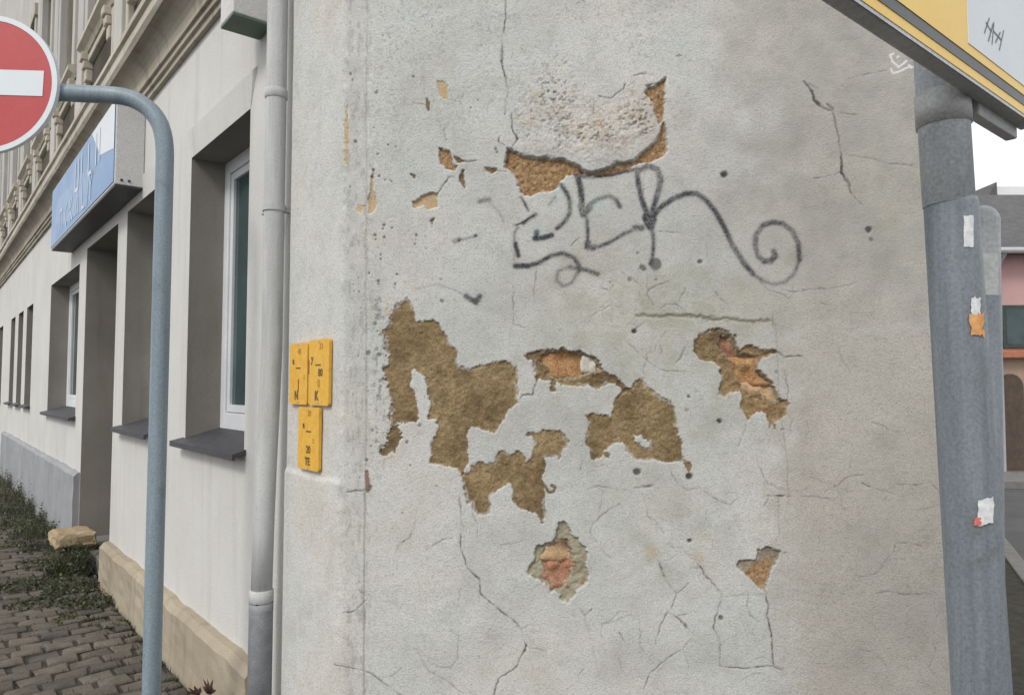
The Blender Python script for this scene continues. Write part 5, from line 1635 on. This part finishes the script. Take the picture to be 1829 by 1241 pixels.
# second tube tucked behind the post
YT = 1.66
tc0, tc1 = on_front(1754, 368, YT), on_front(1761, 1100, YT)
ax2 = (tc0 - tc1)
ax2 = ax2 / ax2[2]
foot2 = tc1 - ax2 * tc1[2]
rB = .0355
tb = thing('round_topped_post', 'thin light grey round topped post tucked behind the thick sign post', 'post', tuple(foot2))
pz_, rr_ = [-.02], [rB]
zt2 = tc0[2]
bm = bmesh.new()
ll = [foot2 - ax2 * .02, foot2 + ax2 * (zt2 - rB)]
rl = [rB, rB]
for k_ in range(1, 8):
    t = k_ / 8 * math.pi / 2
    ll.append(foot2 + ax2 * (zt2 - rB + rB * math.sin(t)))
    rl.append(rB * math.cos(t))
tube(bm, ll, rl, 32)
bm_obj('shaft', bm, M['tube'], tb, True)
post_save = post
post = tb
sticker((foot2, ax2), rB, 1.6, 1752, 1783, 452, 528, M['sticker_grey'], 'pale grey sticker on the thin post', .4)
post = post_save
bm = bmesh.new()
za, zb3 = on_front(1760, 530, YT)[2], -.02
tube(bm, [foot2 + ax2 * za, foot2 + ax2 * zb3], rB + .0012, 32)
bm_obj('painted_sleeve', bm, M['post'], tb, True)

# ------------------------------------------------------------------ across the street on the right
def wbox(name, lo, hi, mat, parent, bevel=0):
    bm = bmesh.new()
    frame_box(bm, np.array([0., 0, 0]), np.array([1., 0, 0]), np.array([0, 1., 0]), UPV, lo, hi, bevel)
    return bm_obj(name, bm, mat, parent)


YB = 14.0
xL = float(on_front(1772, 700, YB)[0])
xR = xL + 7
hb = lambda y: float(on_front(1800, y, YB)[2])
zA, zB, zC, zD, zE = hb(838), hb(640), hb(545), hb(455), hb(412)
ph = thing('pink_house', 'low pink house with dark roof and tan arched ground floor across the street', 'house', (xL, YB, gz))
wbox('ground_floor', (xL, YB, gz - .05), (xR, YB + 6, zB), M['tan_wall'], ph)
wbox('tile_ledge', (xL - .1, YB - .22, zB), (xR + .1, YB + 6, zB + .14), M['tile'], ph, .02)
wbox('upper_wall', (xL, YB + .03, zB + .14), (xR, YB + 6, zD), M['pink'], ph)
for i in range(4):
    xw = float(on_front(1790 + 70 * i, 600, YB)[0])
    s_ = wbox('window', (xw, YB - .03, zB + .2), (xw + .62, YB + .05, zC), M['hedge_green'], ph, .01)
    wbox('pane', (xw + .07, YB - .035, zB + .27), (xw + .55, YB - .028, zC - .08), M['glass'], s_)
for i in range(3):
    xa = float(on_front(1781 + 80 * i, 700, YB)[0])
    zt3 = hb(672)
    bm = bmesh.new()
    prf = [(xa, gz), (xa + .5, gz), (xa + .5, zt3 - .2)] + [(xa + .25 + .25 * math.cos(t), zt3 - .2 + .25 * math.sin(t)) for t in np.linspace(.2, math.pi - .2, 8)] + [(xa, zt3 - .2)]
    f_ = [bm.verts.new((x, YB - .02, z)) for x, z in prf]
    b_ = [bm.verts.new((x, YB + .05, z)) for x, z in prf]
    bm.faces.new(f_)
    for i_ in range(len(f_)):
        bm.faces.new((f_[i_], b_[i_], b_[(i_ + 1) % len(f_)], f_[(i_ + 1) % len(f_)]))
    bm_obj('door', bm, M['dark_wood'], ph)
bm = bmesh.new()
rf = [(xL - .2, YB - .3, zD), (xR + .25, YB - .3, zD), (xR - 1.6, YB + 3, zE + 1.5), (xL + 1.6, YB + 3, zE + 1.5), (xL - .2, YB + 6.3, zD), (xR + .25, YB + 6.3, zD)]
v_ = [bm.verts.new(p) for p in rf]
for f in ((0, 1, 2, 3), (3, 2, 5, 4), (0, 3, 4), (1, 5, 2), (0, 4, 5, 1)):
    bm.faces.new([v_[i] for i in f])
bm_obj('roof', bm, M['roof_dark'], ph)
bm = bmesh.new()
tube(bm, [(xL - .25, YB - .36, zD + .02), (xR + .3, YB - .36, zD + .02)], .06, 10)
bm_obj('gutter', bm, M['alu_light'], ph)
bm = bmesh.new()
tube(bm, [(xL + .12, YB - .34, zD), (xL + .12, YB - .10, zD - .25), (xL + .12, YB - .08, gz)], .045, 10)
bm_obj('downpipe', bm, M['alu_light'], ph)
# far gabled building behind
YG = 26.0
fx_ = lambda x, y: on_front(x, y, YG)
gb = thing('grey_gabled_house', 'tall dark gabled house with pale side wall behind the pink house', 'house', (float(fx_(1783, 600)[0]), YG, gz))
xa, xb2, xc = float(fx_(1690, 400)[0]), float(fx_(1783, 400)[0]), float(fx_(1900, 400)[0])
zpk, zev = float(fx_(1783, 325)[2]), float(fx_(1735, 398)[2])
bm = bmesh.new()
prf = [(xa, gz), (xb2, gz), (xb2, zpk), (xa, zpk - (xb2 - xa) * (zpk - zev) / (xb2 - float(fx_(1735, 398)[0])))]
f_ = [bm.verts.new((x, YG, z)) for x, z in prf]
b_ = [bm.verts.new((x, YG + 8, z)) for x, z in prf]
bm.faces.new(f_)
bm.faces.new(list(reversed(b_)))
for i_ in range(4):
    bm.faces.new((f_[i_], b_[i_], b_[(i_ + 1) % 4], f_[(i_ + 1) % 4]))
bm_obj('dark_gable', bm, M['roof_dark'], gb)
wbox('pale_wall', (xb2 + .005, YG + .1, gz), (xc + 4, YG + 8, float(fx_(1800, 332)[2])), M['pale_wall'], gb)
for i in range(3):
    xw = xb2 + .5 + i * 1.3
    wbox('window', (xw, YG + .06, 5.2), (xw + .6, YG + .12, 6.4), M['glass'], gb)
# pavement along the far side
tag(wbox('far_pavement', (xL - 12, YB - 1.6, gz + .002), (xR + 10, YB - .005, gz + .12), M['concrete'], None), kind='structure')

# ------------------------------------------------------------------ plants and small things on the pavement
def weed(u, n0, r_, h_, count, mat, label, seed, broad=.4):
    rr = random.Random(seed)
    verts_, faces_, mi = [], [], []
    c = Vector(fac(u, 0, n0))
    dry = mat is M['leaf_dry']

    def leaf(p, d, ln, w, m_):
        s_ = d.cross(Vector((rr.uniform(-1, 1), rr.uniform(-1, 1), rr.uniform(-.3, 1))))
        if s_.length < 1e-4:
            return
        s_ = s_.normalized() * w
        droop = Vector((0, 0, -ln * rr.uniform(.05, .35)))
        k_ = len(verts_)
        verts_.extend([p, p + d * ln * .5 + s_, p + d * ln + droop, p + d * ln * .5 - s_])
        faces_.append((k_, k_ + 1, k_ + 2, k_ + 3))
        mi.append(m_)
    for _ in range(int(count / 3.2)):
        a = rr.uniform(0, 2 * math.pi)
        q_ = r_ * math.sqrt(rr.random())
        p = c + Vector((math.cos(a) * q_, math.sin(a) * q_, -.01))
        o_ = float((np.array(p) - K) @ N)
        if o_ > -.06:
            p -= Vector(N) * (o_ + .06)
        hh = h_ * rr.uniform(.30, 1.1) * (1 - .5 * q_ / r_)
        ln = Vector((rr.gauss(0, .35), rr.gauss(0, .35), 1)).normalized()
        base_m = rr.choices((0, 1, 2), (.62, .26, .12) if not dry else (.2, .25, .55))[0]
        if rr.random() < .60:                                   # a grass blade, bent over
            w = rr.uniform(.0015, .0035)
            s_ = Vector((rr.uniform(-1, 1), rr.uniform(-1, 1), 0)).normalized() * w
            bend = Vector((ln.x, ln.y, 0)) * hh * .8
            k_ = len(verts_)
            p1, p2 = p + ln * hh * .55, p + ln * hh * .85 + bend
            verts_.extend([p - s_, p + s_, p1 + s_ * .8, p1 - s_ * .8, p2])
            faces_.extend([(k_, k_ + 1, k_ + 2, k_ + 3), (k_ + 3, k_ + 2, k_ + 4)])
            mi.extend([base_m, base_m])
        else:                                                   # a stem with leaves
            s_ = Vector((rr.uniform(-1, 1), rr.uniform(-1, 1), 0)).normalized() * .0014
            k_ = len(verts_)
            verts_.extend([p - s_, p + s_, p + ln * hh])
            faces_.append((k_, k_ + 1, k_ + 2))
            mi.append(base_m)
            for t in range(rr.randint(3, 6)):
                f_ = (t + rr.random()) / 6
                d_ = Vector((rr.uniform(-1, 1), rr.uniform(-1, 1), rr.uniform(-.1, .8))).normalized()
                leaf(p + ln * hh * f_, d_, rr.uniform(.012, .040), rr.uniform(.004, .011), base_m if rr.random() < .8 else rr.randint(0, 2))
    o = mesh_obj('weed_clump', verts_, faces_, None, None, False, [M['leaf'], M['leaf_light'], M['leaf_dry']], mi)
    return tag(o, label, 'weed', 'weeds along the foot of the wall')


weed(4.80, .14, .20, .44, 2400, M['leaf'], 'dark green weed clump in front of the sandstone step', 1)
weed(4.22, .22, .20, .19, 900, M['leaf'], 'dark weeds at the plinth corner next to the sandstone step', 16)
weed(3.70, .18, .20, .13, 900, M['leaf'], 'green weeds at the plinth between the step and the bent pole', 2)
weed(4.55, .50, .22, .13, 800, M['leaf'], 'low green weeds on the pavers beside the step', 3)
weed(3.95, .46, .20, .08, 700, M['leaf'], 'flat spreading weeds on the pavers a step off the plinth', 14)
weed(3.42, .36, .10, .05, 200, M['leaf_dry'], 'small yellowish tuft on the pavers', 4)
weed(6.05, .18, .22, .30, 900, M['leaf'], 'tall dark weed clump just beyond the entrance', 5)
weed(5.35, .30, .22, .09, 520, M['leaf'], 'low dark weeds at the entrance behind the step', 15)
weed(6.75, .20, .26, .38, 1000, M['leaf'], 'tall weeds against the grey plinth', 6)
weed(6.45, .50, .18, .09, 320, M['leaf_dry'], 'low pale green tuft beside the tall weeds', 7)
weed(7.60, .22, .30, .44, 1000, M['leaf'], 'dense weeds under the wide window', 8)
weed(7.05, .30, .14, .34, 260, M['leaf_dry'], 'yellowish dry weed stalks among the tall weeds', 9)
weed(8.70, .24, .34, .48, 1000, M['leaf'], 'dense weeds past the wide window', 10)
weed(10.0, .26, .40, .52, 900, M['leaf'], 'weeds below the first far window', 11)
weed(11.6, .28, .45, .55, 800, M['leaf'], 'farthest weeds along the grey plinth', 12)
weed(3.05, .11, .08, .05, 140, M['leaf'], 'thin weeds in the joint at the plinth foot', 13)
rr = random.Random(5)
for (px_, py_, cnt_, lab_) in ((372, 1232, 26, 'small reddish plant growing at the plinth right of the bent pole'), (352, 1236, 12, 'tiny reddish seedling close beside the bent pole')):
    bm = bmesh.new()
    uu, zz_ = fac_uz(px_, py_, .06)
    p = Vector(fac(uu, zz_ - .02, .05))
    for _ in range(cnt_):
        a = Vector((rr.uniform(-1, 1), rr.uniform(-1, .3), rr.uniform(.3, 1.3))).normalized() * rr.uniform(.03, .09)
        s = a.cross(Vector((0, 1, .2))).normalized() * rr.uniform(.005, .012)
        bm.faces.new([bm.verts.new(p), bm.verts.new(p + a * .55 + s), bm.verts.new(p + a), bm.verts.new(p + a * .55 - s)])
    bmesh.ops.remove_doubles(bm, verts=bm.verts, dist=.0005)
    tag(bm_obj('reddish_plant', bm, M['leaf_red']), lab_, 'plant')
# grass in the joints
bm = bmesh.new()
rr = random.Random(9)
for _ in range(9000):
    uu = rr.uniform(.9, 11)
    rowu = round(uu / SU) * SU - .4 % SU
    nn_ = .05 + abs(rr.gauss(0, .28)) if rr.random() < .7 else rr.uniform(.05, 1.4)
    if uu < 3.1 and nn_ > .16 and rr.random() < .75:
        continue
    jj = rr.random()
    pu = (-.4 + SU * round((uu + .4) / SU)) + rr.gauss(0, .006) if jj < .75 else uu
    p = Vector(fac(pu, -.014, nn_))
    h_ = rr.uniform(.012, .045) * (1.3 if nn_ < .3 else .8)
    s = Vector((rr.uniform(-1, 1), rr.uniform(-1, 1), 0)).normalized() * rr.uniform(.0015, .004)
    l_ = Vector((rr.uniform(-1, 1), rr.uniform(-1, 1), 0)) * h_ * .6
    bm.faces.new([bm.verts.new(p - s), bm.verts.new(p + s), bm.verts.new(p + l_ + Vector((0, 0, h_)))])
tag(bm_obj('grass', bm, M['leaf']), 'short grass and moss in the paving joints', 'grass', None, 'stuff')
# sandstone step before the door, its foot dark with dirt
st = thing('stone_step', 'yellowish sandstone slab lying as a step before the entrance', 'stone step', tuple(fac(5.2, 0, .05)))
for nm_, lo, hi, mt, bv in (('slab', (4.99, -.07, .175), (5.40, .26, .30), M['slab'], .035), ('footing', (5.05, -.10, -.01), (5.40, .20, .172), M['joint'], .03)):
    bm = bmesh.new()
    frame_box(bm, K, D, -N, UPV, lo, hi, bv)
    bmesh.ops.subdivide_edges(bm, edges=[e for e in bm.edges if e.calc_length() > .1], cuts=3, use_grid_fill=True)
    for v_ in bm.verts:
        v_.co += Vector((random.uniform(-.010, .010), random.uniform(-.010, .010), random.uniform(-.011, .009)))
    bm_obj(nm_, bm, mt, st)
